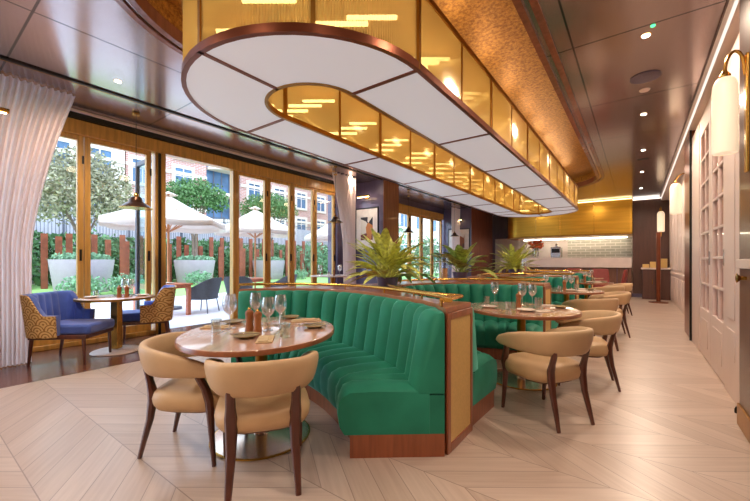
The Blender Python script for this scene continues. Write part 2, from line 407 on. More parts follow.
# door leaf folded outwards beside the opening
t = struct(MB().box(-7.62,-7.55,2.70,2.76,.03,3.1).box(-6.86,-6.79,2.70,2.76,.03,3.1).box(-7.55,-6.86,2.70,2.76,3.02,3.1).box(-7.55,-6.86,2.70,2.76,.03,.15).build('door_1', GREYM, None, .006))
MB().box(-7.56,-6.85,2.726,2.734,.14,3.03).build('pane', PANEB, t, smooth=False)
MB().box(-7.1,-7.07,2.66,2.70,1.0,1.2).build('door_handle', BLACK, t)
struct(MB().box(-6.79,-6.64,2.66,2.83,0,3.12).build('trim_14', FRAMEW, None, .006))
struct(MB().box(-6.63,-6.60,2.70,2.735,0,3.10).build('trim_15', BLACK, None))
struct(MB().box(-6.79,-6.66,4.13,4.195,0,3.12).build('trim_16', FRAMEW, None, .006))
# pillars, back and right walls
struct(MB().box(-6.9,-5.45,7.75,8.5,0,ZC).build('wall_pillar', LACQ2, None, .01))
struct(MB().box(-5.455,-5.43,7.76,8.5,.12,ZC-.02).build('trim_17', LACQ, None, .004))
struct(MB().box(-6.9,-5.45,14.0,16.6,0,ZC).build('wall_pillar', LACQ2, None, .01))
struct(MB().box(-5.455,-5.43,14.02,16.6,.12,ZC-.02).build('trim_18', LACQ, None, .004))
struct(MB().box(-5.84,-5.42,.25,.62,0,ZC).build('wall_pillar', LACQ2, None, .01))
struct(MB().box(-6.95,-6.6,7.2,7.76,0,ZC).build('wall_left', LACQ2, None))
struct(MB().box(-6.95,1.6,17.5,17.6,0,ZC+.5).build('wall_back', DARKWALL, None))
struct(MB().box(-6.95,1.6,-4.1,-4,0,ZC+.5).build('wall_front', PLASTER, None))
struct(MB().box(.72,1.6,-4,3.3,0,ZC).build('wall_right', DARKWALL, None))
# pilaster beside the camera
struct(MB().box(.63,.72,3.2,3.84,0,ZC-.15).build('wall_right_pilaster', DARKWALL, None, .006))
struct(MB().box(.615,.63,3.2,3.835,0,.16).build('baseboard_right', BRASSD, None, .004))
struct(MB().box(.605,.63,3.2,3.80,1.19,1.255).build('trim_19', MARBLE, None, .004))
MB().tube([(.632,3.62,1.12),(.60,3.62,1.12),(.58,3.62,1.12),(.575,3.62,1.12)], [.012,.014,.036,.02], 14).build('door_knob', BRASS, bpy.data.objects['wall_right_pilaster'])
tag(MB().lathe([(.022,0),(.022,.03),(.015,.05),(0,.05)], .665,4.10,0, 12).build('door_stop', BLACK), 'small black door stop on the floor at foot of the white doors', 'door stop')
# cornice
struct(MB().sweep([[(1.2,yy,ZC),(.62,yy,ZC),(.62,yy,ZC-.03),(.655,yy,ZC-.05),(.655,yy,ZC-.12),(.70,yy,ZC-.14),(1.2,yy,ZC-.14)] for yy in (-4,15.4)]).build('trim_20', WHITEP, None))
struct(MB().box(.612,.62,-4,15.4,ZC-.025,ZC-.001).build('trim_21', DARKWALL, None))
struct(MB().box(.648,.655,-4,15.3,ZC-.118,ZC-.052).build('trim_cornice_glow', emit('cove_strip_aisle', (1,.86,.76), .75), None))  # glowing face added over the cornice to brighten it
# white wall + french doors
struct(MB().box(.74,1.6,3.3,7.45,0,ZC-.13).build('wall_right', WHITEP, None))
def french(n, y0, y1):
    x0, x1 = .70, .738; b = MB()
    zt = 3.16
    b.box(x0,x1,y0,y0+.11,.012,zt); b.box(x0,x1,y1-.11,y1,.012,zt); b.box(x0,x1,y0+.11,y1-.11,2.93,zt); b.box(x0,x1,y0+.11,y1-.11,.012,.62)
    rows = 7; h = (2.93-.62)/rows; ym = (y0+y1)/2
    d = struct(b.build('door_%d' % n, WHITEP, None, .004))
    mu = MB(); mu.box(x0+.006,x1,ym-.016,ym+.016,.62,2.93)
    for i in range(1, rows): mu.box(x0+.006,x1,y0+.11,y1-.11,.62+h*i-.014,.62+h*i+.014)
    mu.build('muntin', WHITEP, d, .003)
    MB().box(.722,.728,y0+.1,y1-.1,.61,2.94).build('pane', glass('door_glass%d' % n, (.94,.86,.84), .10, .03, .3), d, smooth=False)
    MB().box(.69,.70,y0+.015,y0+.05,1.20,1.36).build('lock_plate', STEEL, d, .002)
    k = MB(); k.box(.694,.70,y0+.18,y1-.18,.16,.5); k.build('lower_panel', WHITEP, d, .005)
french(2, 4.86, 5.74); french(3, 5.75, 6.64)
struct(MB().box(.69,.738,4.22,4.85,0,3.16).build('trim_22', WHITEP, None, .004))
for a, b_ in ((.35,.62),(.72,3.0)):
    struct(MB().box(.684,.69,4.36,4.71,a,b_).build('trim_23', WHITEP, None, .004))
struct(MB().box(.69,.738,6.65,7.4,0,3.16).build('trim_24', WHITEP, None, .004))
# dark jamb / bronze mirror panel
struct(MB().box(.68,1.2,7.45,8.35,0,ZC-.14).build('wall_right_jamb', BRONZE, None, .006))
struct(MB().box(.665,.69,7.42,7.47,0,ZC-.14).build('trim_25', BLACK, None))
# recessed white wall with wainscot
struct(MB().box(.88,1.6,8.35,15.4,0,ZC-.13).build('wall_right', WALLP, None))
struct(MB().box(.85,.88,8.36,15.4,.86,.92).build('trim_26', WHITEP, None, .004))
k = 27
for i in range(7):
    y0 = 8.5+i*.98
    struct(MB().box(.862,.88,y0,y0+.82,.12,.78).build('trim_%d' % k, WHITEP, None, .006)); k += 1
    struct(MB().box(.862,.88,y0,y0+.82,1.0,3.1).build('trim_%d' % k, WHITEP, None, .006)); k += 1
# far dark wall
struct(MB().box(-.12,1.6,15.4,17.5,0,ZC).build('wall_back_right', DARKWALL, None))
struct(MB().box(-.12,.85,15.36,15.4,ZC-.06,ZC-.01).build('trim_%d' % k, emit('cove_strip', (1,.92,.82), 1.6), None)); k += 1
struct(MB().box(-.14,.88,15.37,15.4,0,.12).build('baseboard_back', LACQ2, None)); k += 1

# ------------------------------------------------------------------ pass: hood, bar, tiles
t = thing('extractor_hood', 'long brass clad canopy hood with rounded end over the open kitchen bar', 'hood', (0,15,0))
hp = [(-.13,0.0),(-3.9,0.0)] + [(-3.9-.5*sin(a), .5-.5*cos(a)) for a in [pi/2*i/8 for i in range(1,9)]] + [(-4.4,1.6),(-.13,1.6)]
MB().prism(hp, 2.24, ZC-.004).build('canopy', M('brass_sheet', (212,164,62), .34, .85, .12, 2, (.4,1,6)), t)
MB().prism([(x*1.004, y_-.012 if y_ < .6 else y_-.05) for x, y_ in hp], 2.18, 2.245).build('lower_rim', BRASSD, t)
for xx in (-3.2,-2.35,-1.25):
    MB().box(xx-.008,xx+.008,-.012,0,2.25,ZC-.01).build('seam_strip', BRASS, t)
MB().box(-4.0,-.3,1.45,1.5,2.15,2.18).build('light_strip', emit('under_hood_light', (1,.86,.66), 14), t)
MB().box(-3.9,-.14,-.03,-.012,ZC-.05,ZC-.02).build('light_strip', emit('top_hood_light', (1,.78,.4), 2.5), t)
struct(MB().box(-5.4,-.13,16.9,17.0,0,2.3).build('wall_back_kitchen', PLASTER, None))
struct(MB().box(-2.35,-.14,16.86,16.9,1.3,2.3).build('wall_back_tile', TILE, None))
t = thing('bar_counter', 'long kitchen bar with pale marble upstand over dark timber front', 'counter', (0,15,0))
MB().box(-4.6,-.15,.25,.9,0,1.02).build('front_panel', wood('bar_front', (122,86,70), .4, .25, 'z', 1), t)
MB().box(-4.65,-.14,.15,.95,1.02,1.38).build('marble_upstand', MARBLE, t, .01)
for i in range(16):
    xx = -4.5+i*.28; MB().box(xx,xx+.02,.235,.252,.08,1.0).build('batten', LACQ2, t)
t = thing('worktop_machine', 'steel appliance standing on the marble bar left of the grey tiles', 'appliance', (-2.55,15.5,1.38))
MB().box(-.18,.18,-.2,.2,0,.42).build('body', STEEL, t, .02); MB().box(-.14,.14,-.21,-.2,.2,.36).build('front_plate', BLACK, t)
MB().lathe([(.04,0),(.05,.1),(.03,.14),(0,.15)],0,0,.42,12).build('hopper', STEEL, t)

# ------------------------------------------------------------------ chandelier
CY0 = 2.22; CY1 = 10.62; RO = 1.05; RI = .405; ZB = 2.60; ZT = 3.22
ch = thing('racetrack_chandelier', 'huge oval amber glass chandelier with white underside panels hanging over the booths', 'chandelier', (AX,CY0,ZB))
def rt(R, na=28, ns=12): return [(x-AX, y-CY0) for x, y in racetrack(AX, CY0, CY1, R, na, ns)]
ring(rt(RO), rt(RO-.035), 0, .055).build('outer_bottom_frame', BRONZE, ch)
ring(rt(RI+.03), rt(RI), 0, .045).build('inner_bottom_frame', BRASSD, ch)
ring(rt(RO-.002), rt(RO-.035), ZT-ZB-.045, ZT-ZB).build('outer_top_frame', BRASSD, ch)
ring(rt(RI+.03), rt(RI+.002), ZT-ZB-.04, ZT-ZB).build('inner_top_frame', BRASSD, ch)
def diff_mat():
    m, t, out = nt('opal_diffuser'); p = princ(t, out, .4); p.inputs['Base Color'].default_value = (.62,.60,.64,1)
    p.inputs['Emission Color'].default_value = (1,.955,1,1); p.inputs['Emission Strength'].default_value = .19; return m
DIFFUSER = diff_mat()
def pan(poly): return MB().prism(poly, .008, .03).build('diffuser_panel', DIFFUSER, ch, smooth=False)
JY = [0, 1.56, 3.11, 4.67, 6.22, 7.78, CY1-CY0]
for sgn in (1, -1):
    a, b_ = (RI+.028)*sgn, (RO-.033)*sgn
    for i in range(len(JY)-1):
        pan([(a,JY[i]+.014),(b_,JY[i]+.014),(b_,JY[i+1]-.014),(a,JY[i+1]-.014)])
    for i, jy in enumerate(JY):
        MB().box(min(a,b_),max(a,b_),jy-.016,jy+.016,0,.04).build('cross_bar', BRONZE, ch)
for base, off in ((pi, 0), (pi*1.5, 0), (0, CY1-CY0), (pi/2, CY1-CY0)):
    A = [base + .016 + (pi/2-.032)*i/14 for i in range(15)]
    pan([((RO-.033)*cos(a), off+(RO-.033)*sin(a)) for a in A] + [((RI+.028)*cos(a), off+(RI+.028)*sin(a)) for a in A[::-1]])
for s_, off in ((-1, 0), (1, CY1-CY0)):
    MB().box(-.016,.016,min(s_*RI,s_*RO)+off+.0,max(s_*RI,s_*RO)+off,0,.04).build('cross_bar', BRONZE, ch)
def glass_run(path, name):
    # corrugated ribbed pane between two posts
    P, L = resample(path, max(8, int(sqrt(sum((a-b)**2 for a, b in zip(path[0], path[-1])))/.009)))
    Nn = normals(P, 1); lo = []
    for i, (p, n) in enumerate(zip(P, Nn)):
        d = .0045*(1 if i % 2 else -1)
        lo.append((p[0]+n[0]*d, p[1]+n[1]*d))
    b = MB(); m = len(lo)
    b.add([(x,y_,.05) for x,y_ in lo] + [(x,y_,ZT-ZB-.04) for x,y_ in lo], [(i,i+1,i+1+m,i+m) for i in range(m-1)])
    return b.build(name, AMBER, ch, smooth=False)
def post(x, y_, w=.022, a=0): MB().rbox(x, y_, (ZT-ZB)/2, w, w, ZT-ZB-.01, a).build('post', BRASSD, ch)
for R, nm in ((RO-.017, 'outer_glass_pane'), (RI+.015, 'inner_glass_pane')):
    for sgn in (1, -1):
        ys = []
        for i in range(len(JY)-1):
            ys.append(JY[i])
            if JY[i+1]-JY[i] > 1: ys.append((JY[i]+JY[i+1])/2)
        ys.append(JY[-1])
        for i in range(len(ys)-1): glass_run([(R*sgn, ys[i]), (R*sgn, ys[i+1])], nm)
        for i, q in enumerate(ys): post(R*sgn, q, .034 if i % 2 == 0 else .02)
    for base, off in ((pi, 0), (0, CY1-CY0)):
        seg = 4 if R > .6 else 2
        for j in range(seg):
            a0 = base + pi*j/seg; a1 = base + pi*(j+1)/seg
            glass_run([(R*cos(a0+(a1-a0)*i/24), off+R*sin(a0+(a1-a0)*i/24)) for i in range(25)], nm)
            if j: post(R*cos(a0), off+R*sin(a0), .028, a0)
STREAK = emit('bulb_streak', (1,.82,.5), 4.5)  # glowing bars imitating bulb light smeared sideways by the ribbed glass
rm = (RO+RI)/2
for sgn in (1, -1):
    for i in range(40):
        yy = .12+i*.21
        MB().tube([(sgn*rm-.15,yy-.11,.14+.13*(i%4)),(sgn*rm+.15,yy+.11,.14+.13*(i%4))], .017, 8).build('bulb_streak', STREAK, ch)
for off, base in ((0, pi), (CY1-CY0, 0)):
    for j in range(9):
        a = base+pi*(j+.5)/9
        MB().tube([(rm*cos(a)-.15,off+rm*sin(a)-.11,.16+.14*(j%3)),(rm*cos(a)+.15,off+rm*sin(a)+.11,.16+.14*(j%3))], .017, 8).build('bulb_streak', STREAK, ch)
ring(rt(RO-.04), rt(RI+.04), ZT-ZB-.035, ZT-ZB-.02).build('top_plate', GOLDLEAF, ch)
for x_, y_ in ((.72,.5),(-.72,.5),(.72,4.2),(-.72,4.2),(.72,7.9),(-.72,7.9)):
    MB().tube([(x_,y_,ZT-ZB-.02),(x_,y_,ZC+.262-ZB)], .015, 8).build('hanging_rod', BRASSD, ch)

# ------------------------------------------------------------------ ceiling fittings
dl = thing('ceiling_downlight', 'small round recessed ceiling spotlight', 'downlight', (0,0,ZC))
MB().lathe([(.034,0),(.046,0),(.044,-.005),(.034,-.004)],0,0,0,20).build('trim_ring', BRASS, dl)
MB().lathe([(0,-.001),(.034,-.001),(.033,-.009),(.02,-.012),(0,-.012)],0,0,0,16).build('lens', emit('downlight_lens', (1,.92,.8), 10), dl)
DLS = [((.07,4.34),'small recessed ceiling spotlight nearest the camera, beside a green indicator'),((.08,6.64),'recessed ceiling spotlight just beyond the round ceiling speaker'),((.1,8.78),'third recessed ceiling spotlight along the aisle before the thin vent slot'),((.1,10.9),'fourth recessed ceiling spotlight along the aisle'),((.1,13.3),'farthest recessed ceiling spotlight beside the dark end wall'),((-5.09,1.62),'recessed spotlight in the blue-lit ceiling left of the chandelier'),((-5.95,7.0),'recessed spotlight above the gathered curtain by the first pillar')]
for i, (p, l) in enumerate(DLS):
    o = dl if i == 0 else dup(dl, (0,0,0))
    o.location = (*p, ZC); o['label'] = l; o['group'] = 'recessed ceiling spotlights'
t = thing('ceiling_speaker', 'round flush ceiling speaker cover in the brown ceiling', 'speaker', (.08,5.32,ZC))
MB().lathe([(.0,-.006),(.135,-.006),(.14,-.003),(.14,0)],0,0,0,32).build('grille', M('brown_grille', (104,70,60), .5), t)
MB().lathe([(.14,0),(.15,0),(.15,-.01),(.14,-.008)],0,0,0,32).build('rim', LACQ2, t)
tag(MB().lathe([(0,-.012),(.05,-.012),(.06,0)],.08,5.72,ZC,20).build('smoke_detector', WHITEP), 'small pale disc detector on ceiling behind the round speaker', 'detector')
t = thing('indicator_light', 'tiny green indicator beside the nearest ceiling spotlight', 'indicator', (.12,4.2,ZC))
MB().lathe([(0,-.014),(.018,-.01),(.02,0)],0,0,0,12).build('lens', emit('green_led', (.1,.9,.3), 1.5), t)
tag(MB().box(.0,.2,9.5,9.56,ZC-.006,ZC).build('ceiling_vent', BLACK), 'thin dark slot vent in the brown aisle ceiling', 'vent')

# ------------------------------------------------------------------ curtains
def curtain(label, edge, y_fix, x, pleats, ztop=3.42, zbot=.01):
    b = MB(); nz = 30; nu = pleats*10; V = []; F = []
    for j in range(nz+1):
        z = zbot+(ztop-zbot)*j/nz; ye = edge(z)
        for i in range(nu+1):
            u = i/nu; w = abs(ye-y_fix)/pleats
            ph = 2*pi*pleats*u + .12*sin(z*1.3+u*9)
            V.append((x + min(.055, .28*w+.02)*sin(ph) + .012*sin(ph*.37+z*2), y_fix+(ye-y_fix)*(u+.12/pleats/6*sin(ph*2)), z))
    m = nu+1
    for j in range(nz):
        for i in range(nu): F.append((j*m+i, j*m+i+1, (j+1)*m+i+1, (j+1)*m+i))
    b.add(V, F)
    o = tag(b.build('curtain', CURTAIN, None, angle=180), label, 'curtain')
    return o
def e1(z):
    k = min(1, max(0, (z-1.35)/2.05)); return 1.0+.42*k**1.5
curtain('long blush linen curtain swept aside at left edge of the glass doors', e1, .30, -5.95, 18)
def e2(z):
    k = min(1, max(0, (z-1.7)/1.7)); return 6.74-.42*k**1.3
curtain('blush linen curtain gathered beside the first dark pillar and its picture', e2, 7.18, -5.95, 6)
curtain('pale curtain beside the second dark pillar at the far end of the glazing', lambda z: 13.3-.0*z, 13.95, -5.95, 5)

# ------------------------------------------------------------------ pictures and picture lights
def picture(label, x, y_, z0, z1, w, art):
    t = thing('framed_picture', label, 'picture', (x,y_,z0))
    f = MB(); H = z1-z0
    f.box(-w/2,w/2,-.03,0,0,.03); f.box(-w/2,w/2,-.03,0,H-.03,H); f.box(-w/2,-w/2+.03,-.03,0,.03,H-.03); f.box(w/2-.03,w/2,-.03,0,.03,H-.03)
    f.build('frame', BLACK, t, .004)
    MB().box(-w/2+.03,w/2-.03,-.018,-.004,.03,H-.03).build('mount', M('white_mount', (240,232,224), .6), t)
    MB().box(-w*.26,w*.26,-.021,-.017,H*.24,H*.78).build('print', art, t, smooth=False)
picture('framed abstract print with black and orange shapes on the nearer pillar', -5.99, 7.748, 1.55, 2.72, .80, art_mat('art_dark', [(40,28,26),(196,120,50),(230,220,205),(120,60,40),(40,30,30)]))
picture('framed pale abstract print with brown blocks on the farther pillar', -5.98, 13.998, 1.55, 2.6, .95, art_mat('art_pale', [(235,228,220),(170,110,80),(228,220,214),(120,96,88),(240,232,226)]))
def piclight(label, x, y_, z, dx=0, dy=-1, w=.42):
    t = thing('picture_light', label, 'picture light', (x,y_,z), face(dx,dy))
    MB().rbox(0,.012,0,.09,.024,.07).build('wall_plate', BRASS, t, .004)
    MB().tube([(0,.02,0),(0,.10,.04),(0,.17,.03)], .009, 8).build('arm', BRASS, t)
    MB().tube([(-w/2,.18,.015),(w/2,.18,.015)], .026, 12).build('shade', BRASS, t)
    MB().box(-w/2+.02,w/2-.02,.166,.194,-.016,-.010).build('lamp', emit('picture_lamp', (1,.75,.4), 14), t)
piclight('brass picture light over the black and orange print', -5.99, 7.748, 3.0)
piclight('brass picture light over the pale block print', -5.98, 13.998, 2.95)
piclight('brass picture light at far left edge in front of the blush curtain', -5.418, .50, 2.78, 1, 0, .42)

# ------------------------------------------------------------------ wall lanterns (sconces)
def sconce(label, x, y_, z0, hgt, r, dx, dy, reach):
    t = thing('wall_sconce', label, 'sconce', (x,y_,z0), face(dx,dy))   # local +Y points away from the wall; origin at wall, shade bottom height
    MB().box(-.03,.03,0,.018,-.15,hgt+.12).build('back_bar', BRASS, t, .004)
    pts = [(0,.015,hgt-.02)] + [(0, .02+reach*.5*(1-cos(a)), hgt+.02+.14*sin(a)) for a in [pi*i/12 for i in range(13)]] + [(0,reach+.02,hgt-.0)]
    MB().tube(pts, .011, 8).build('curved_arm', BRASS, t)
    MB().lathe([(.012,0),(.03,0),(.034,.02),(.014,.05),(.012,.06)],0,reach+.02,hgt-.02,16).build('cap', BRASS, t)
    pr = [(r*.93,0),(r,.01)] + [(r,hgt*.55)] + [(r*cos(a)**.6 if a < 1.5 else .012, hgt*.8+hgt*.18*sin(a)) for a in [pi/2*i/8 for i in range(9)]]
    m, tt, out = nt('opal_shade'); p = princ(tt, out, .35); p.inputs['Base Color'].default_value = (*lin(250,236,216),1)
    p.inputs['Emission Color'].default_value = (1,.78,.52,1); p.inputs['Emission Strength'].default_value = .42
    MB().lathe([(0,.0)]+pr,0,reach+.02,0,28).build('opal_shade', m, t)
    return t
sconce('large opal glass wall lantern on brass arm at the right edge', .63, 3.56, 2.02, .56, .070, -1, 0, .10)
sconce('opal glass wall lantern on the pale wall beyond the bronze jamb', .88, 8.95, 2.16, .60, .09, -1, 0, .26)
sconce('opal glass wall lantern on the dark far wall above the sideboard', .64, 15.4, 2.23, .70, .10, 0, -1, .2)

# ------------------------------------------------------------------ booths
B1 = catmull([(-.98,2.08),(-1.20,2.34),(-1.58,2.56),(-2.0,2.74),(-2.45,2.84),(-2.9,2.76),(-3.25,2.54),(-3.5,2.24)])
B2 = catmull([(-1,2.53),(-1.2,2.545),(-1.42,2.65),(-1.72,2.86),(-2.1,3.18),(-2.38,3.6),(-2.45,4.05),(-2.32,4.5),(-1.98,4.86),(-1.5,5.06),(-1.2,5.095),(-1.0,5.1)])
def booth(ctrl, side, label, depth=.68, zt=.925):
    P0, L = resample(ctrl, 400); nch = round(L/.195); per = 10; n = nch*per
    P, L = resample(ctrl, n); Nn = normals(P, side); ox, oy = P[0]
    t = thing('banquette_booth', label, 'booth', (ox,oy,0))
    def loops(prof, lo=0, hi=n, ch=True):
        R = []
        for i in range(lo, hi+1):
            b = abs(sin(pi*i/per))**.7 if ch else 1
            if i in (0, n): b = 0
            R.append([(P[i][0]-ox+Nn[i][0]*d, P[i][1]-oy+Nn[i][1]*d, z) for d, z in prof(b)])
        return R
    def back(b):
        f = lambda z: .17-.085*(z-.4)/.5 + .065*b
        top = zt-.012*(1-b)
        return [(.004,.40),(f(.4),.40),(f(.5),.50),(f(.62),.62),(f(.75),.75),(f(.84),top-.07),(f(.88)-.012,top-.03),(f(.9)-.035,top-.006),(f(.9)-.07,top),(.004,top-.012)]
    def seat(b):
        D = depth; h = .41+.036*b
        return [(.10,.145),(D-.04,.145),(D-.012+.014*b,.19),(D+.018*b,.27),(D-.005+.018*b,.35),(D-.03+.012*b,h-.025),(D-.08,h),(D-.25,h+.008),(.2,h),(.10,h-.01)]
    MB().sweep(loops(back)).build('backrest', GREEN, t, angle=55)
    MB().sweep(loops(seat)).build('seat', GREEN, t, angle=55)
    MB().sweep(loops(lambda b: [(.004,0),(depth-.075,0),(depth-.075,.145),(.004,.145)], ch=False)).build('plinth', MAHOG, t)
    MB().sweep(loops(lambda b: [(.004,.146),(.099,.146),(.099,.39),(.004,.39)], ch=False)).build('carcass', GREEN, t)
    return t
booth(B1, 1, 'nearest emerald velvet channel-tufted booth curving round the left foreground table')
LBL = ['emerald velvet booth wrapped round the second table, behind the nearest partition','green velvet booth wrapped round the third table along the aisle','farthest green velvet booth along the aisle near the kitchen bar']
PITCH = 3.0
for k in range(3):
    booth([(x, y_+PITCH*k) for x, y_ in B2], -1, LBL[k], .60)
def partition(poly, rails, label, yp, end=True):
    ox, oy = poly[0]; t = thing('booth_partition', label, 'partition', (ox,oy,0))
    L = [(x-ox,y_-oy) for x, y_ in poly]
    cx = sum(p[0] for p in L)/len(L)
    MB().prism(L, 0, .905).build('carcass', MAHOG, t, smooth=False)
    MB().prism(L, .905, .94).build('ledge_top', LEDGE, t, .004, smooth=False)
    for R in rails:
        Q = [(x-ox,y_-oy,.985) for x, y_ in R]; MB().tube(Q, .015, 8).build('brass_rail', BRASS, t)
        for i in range(0, len(Q), 8):
            MB().tube([(Q[i][0],Q[i][1],.94),(Q[i][0],Q[i][1],.985)], .008, 8).build('rail_post', BRASS, t)
    x1 = max(L[0][0], L[-1][0])
    ya, yb = yp[0]-oy, yp[1]-oy
    MB().box(x1+.0,x1+.008,ya+.05,yb-.035,.06,.86).build('brass_end_panel', BRASSP, t)
    f = MB(); f.box(x1,x1+.014,ya+.004,ya+.05,.0,.905); f.box(x1,x1+.014,yb-.035,yb-.004,0,.905); f.box(x1,x1+.014,ya+.05,yb-.035,.86,.905); f.box(x1,x1+.014,ya+.05,yb-.035,0,.06)
    f.build('end_frame', MAHOG, t, .003)
    return t
def off(P, side, d):
    Nn = normals(P, side); return [(p[0]+n[0]*d, p[1]+n[1]*d) for p, n in zip(P, Nn)]
b1, _ = resample(B1, 40)
h1, _ = resample(B2[:len(B2)//2+6], 26)
h2, _ = resample(B2[len(B2)//2+6:], 26)
poly0 = [(-.985,2.10)] + b1[1:] + [(-3.42,2.75),(-3.1,3.5),(-2.75,4.15)] + h1[::-1][:-1] + [(-.985,2.53)]
r1 = off(b1, -1, .05); r2 = off(h1, 1, .05)
r1[0] = (-1.04,2.15); r2[0] = (-1.04,2.48)
partition(poly0, [r1[::-1] + r2], 'curved mahogany partition with brass end panel behind the nearest green booth', (2.10,2.53))
PL = ['mahogany topped partition with brass rail between the second and third booths','mahogany topped partition with brass rail between the third and fourth booths','farthest mahogany topped partition with brass rail at the end of the booths']
for k in range(3):
    dy = PITCH*k
    a = [(x, y_+dy) for x, y_ in h2]; c = [(x, y_+dy+PITCH) for x, y_ in h1]
    if k == 2: c = [(-1,11.53),(-2.75,11.53)]
    poly = [(-.99,a[-1][1])] + a[::-1][1:] + ([(-2.75,a[0][1]),] if True else []) + [(-2.75,c[-1][1])] + (c[::-1] if k < 2 else c[::-1])[:-1 if k < 2 else None]
    poly = poly[:-1] + [(-.99, c[0][1])] if k == 2 else poly + [(-.99, c[0][1])]
    ra = off(a, 1, .05)[::-1]; rc = off(c, 1, .05) if k < 2 else [(-1.05,11.48),(-2.7,11.48)]
    ra[0] = (-1.06, a[-1][1]+.05); rc[0] = (-1.06, c[0][1]-.05)
    partition(poly, [ra[::-1]+rc], PL[k], (a[-1][1], c[0][1]))

# ------------------------------------------------------------------ tan dining chairs
def tan_chair():
    t = thing('tub_dining_chair', '', 'chair')
    # seat
    lo = []
    def sq(rx, ry, z, n=36):
        R = []
        for i in range(n):
            a = 2*pi*i/n; c, q = cos(a), sin(a); e = .62
            R.append((rx*abs(c)**e*(1 if c > 0 else -1), .02+ry*abs(q)**e*(1 if q > 0 else -1), z))
        return R
    for rx, ry, z in ((.235,.225,.335),(.275,.255,.342),(.292,.272,.37),(.297,.278,.405),(.288,.268,.44),(.25,.242,.462),(.20,.19,.476),(.1,.1,.48)):
        lo.append(sq(rx, ry, z))
    MB().sweep(lo).build('seat', TANR, t, angle=60)
    MB().sweep([sq(.225,.215,.318),sq(.225,.215,.336)]).build('seat_frame', LEGW, t)
    # wrap-round back and arms
    path = [(-.285,.26),(-.302,.09),(-.300,-.04),(-.275,-.15),(-.215,-.245),(-.115,-.298),(0,-.312),(.115,-.298),(.215,-.245),(.275,-.15),(.300,-.04),(.302,.09),(.285,.26)]
    P, L = resample(catmull(path, 8), 60); Nn = normals(P, 1); lo = []
    for i, (p, n) in enumerate(zip(P, Nn)):
        u = abs(2*i/60-1); s = (1-u**2.2)
        zt = .632+.135*s**.85; zb = .572-.012*s
        e = 1.0
        if u > .93: e = max(.25, sqrt(max(0, 1-((u-.93)/.07)**2)))
        hh = (zt-zb)/2*e; zc = (zt+zb)/2; th = .036*(.75+.25*e); ring_ = []
        for k in range(16):
            a = 2*pi*k/16; cz, cd = sin(a), cos(a)
            z = zc+hh*abs(cz)**.7*(1 if cz > 0 else -1); d = th*abs(cd)**.7*(1 if cd > 0 else -1)
            lean = (z-.60)*.22
            ring_.append((p[0]-n[0]*(d+lean)*1, p[1]-n[1]*(d+lean), z))
        lo.append(ring_)
    # normals point inwards for this winding, so lean pushes the top outward
    MB().sweep(lo).build('wrap_backrest', TAN, t, angle=60)
    for sx in (-1, 1):
        MB().tube([(sx*.255,.235,0),(sx*.25,.215,.2),(sx*.25,.205,.36),(sx*.262,.205,.42),(sx*.27,.18,.50),(sx*.292,.14,.59)], [.017,.024,.033,.036,.031,.028], 8, flat=.75).build('leg', LEGW, t)
        MB().tube([(sx*.195,-.325,0),(sx*.19,-.30,.1),(sx*.182,-.26,.25),(sx*.182,-.24,.38),(sx*.185,-.24,.44),(sx*.185,-.255,.50),(sx*.185,-.283,.60)], [.017,.022,.029,.036,.036,.029,.026], 8, flat=.75).build('leg', LEGW, t)
    return t
tc = tan_chair()
CH = [
 ((-1.79,1.31), (-.81,.59), 'tan leather tub chair with its back to the camera in the foreground'),
 ((-2.37,1.23), (.84,.54), 'tan leather tub chair at the left side of the nearest table'),
 ((-.615,3.16), (-.85,.53), 'tan leather tub chair in the aisle nearest the camera on the right'),
 ((-.46,4.22), (-.98,-.2), 'tan tub chair facing left at the far side of the second table'),
 ((-.55,6.02), (-.72,.69), 'tan tub chair with its back to the camera at the third table'),
 ((-.42,7.2), (-.98,-.2), 'tan tub chair facing left at the far side of the third table'),
 ((-.55,9.0), (-.72,.69), 'tan tub chair with its back to the camera at the fourth table'),
 ((-.42,10.15), (-.98,-.2), 'farthest tan tub chair, at the far side of the fourth table'),
]
for i, (p, d, l) in enumerate(CH):
    o = tc if i == 0 else dup(tc, (0,0,0))
    o.location = (*p, 0); o.rotation_euler = (0,0,face(*d)); o.scale = (.9,.92,.955); o['label'] = l; o['group'] = 'tan leather tub chairs'

# ------------------------------------------------------------------ round tables
def round_table(label, x, y_, rx, ry, rot):
    t = thing('pedestal_dining_table', label, 'table', (x,y_,0), rot, 'round tables in the booths')
    MB().lathe([(0,.722),(.985,.722),(1,.728),(1,.744),(.992,.75),(0,.75)],0,0,0,64,rx,ry).build('tabletop', TOPW, t)
    MB().lathe([(1.0,.718),(1.010,.721),(1.012,.744),(1.006,.749),(1.0,.745)],0,0,0,64,rx,ry).build('edge_band', TOPE, t)
    MB().lathe([(0,0),(.33,0),(.335,.006),(.33,.014),(.06,.03),(.045,.05),(0,.05)],0,0,0,48).build('base_disc', POLISH, t)
    MB().lathe([(.333,.002),(.342,.004),(.342,.012),(.333,.014)],0,0,0,48).build('brass_rim', BRASS, t)
    MB().lathe([(.042,.04),(.042,.66),(.10,.70),(.10,.722)],0,0,0,24).build('column', BRASSD, t)
    return t
VD = atan2(.805,-.593)
round_table('round walnut pedestal table laid for four in the left foreground', -2.16, 1.56, .61, .51, VD)
round_table('round walnut table in the second booth, nearest on the aisle side', -.98, 3.92, .60, .53, VD)
round_table('round walnut table in the third booth along the aisle', -.98, 6.9, .58, .53, VD)
round_table('round walnut table in the fourth booth near the bar', -.98, 9.9, .58, .53, VD)

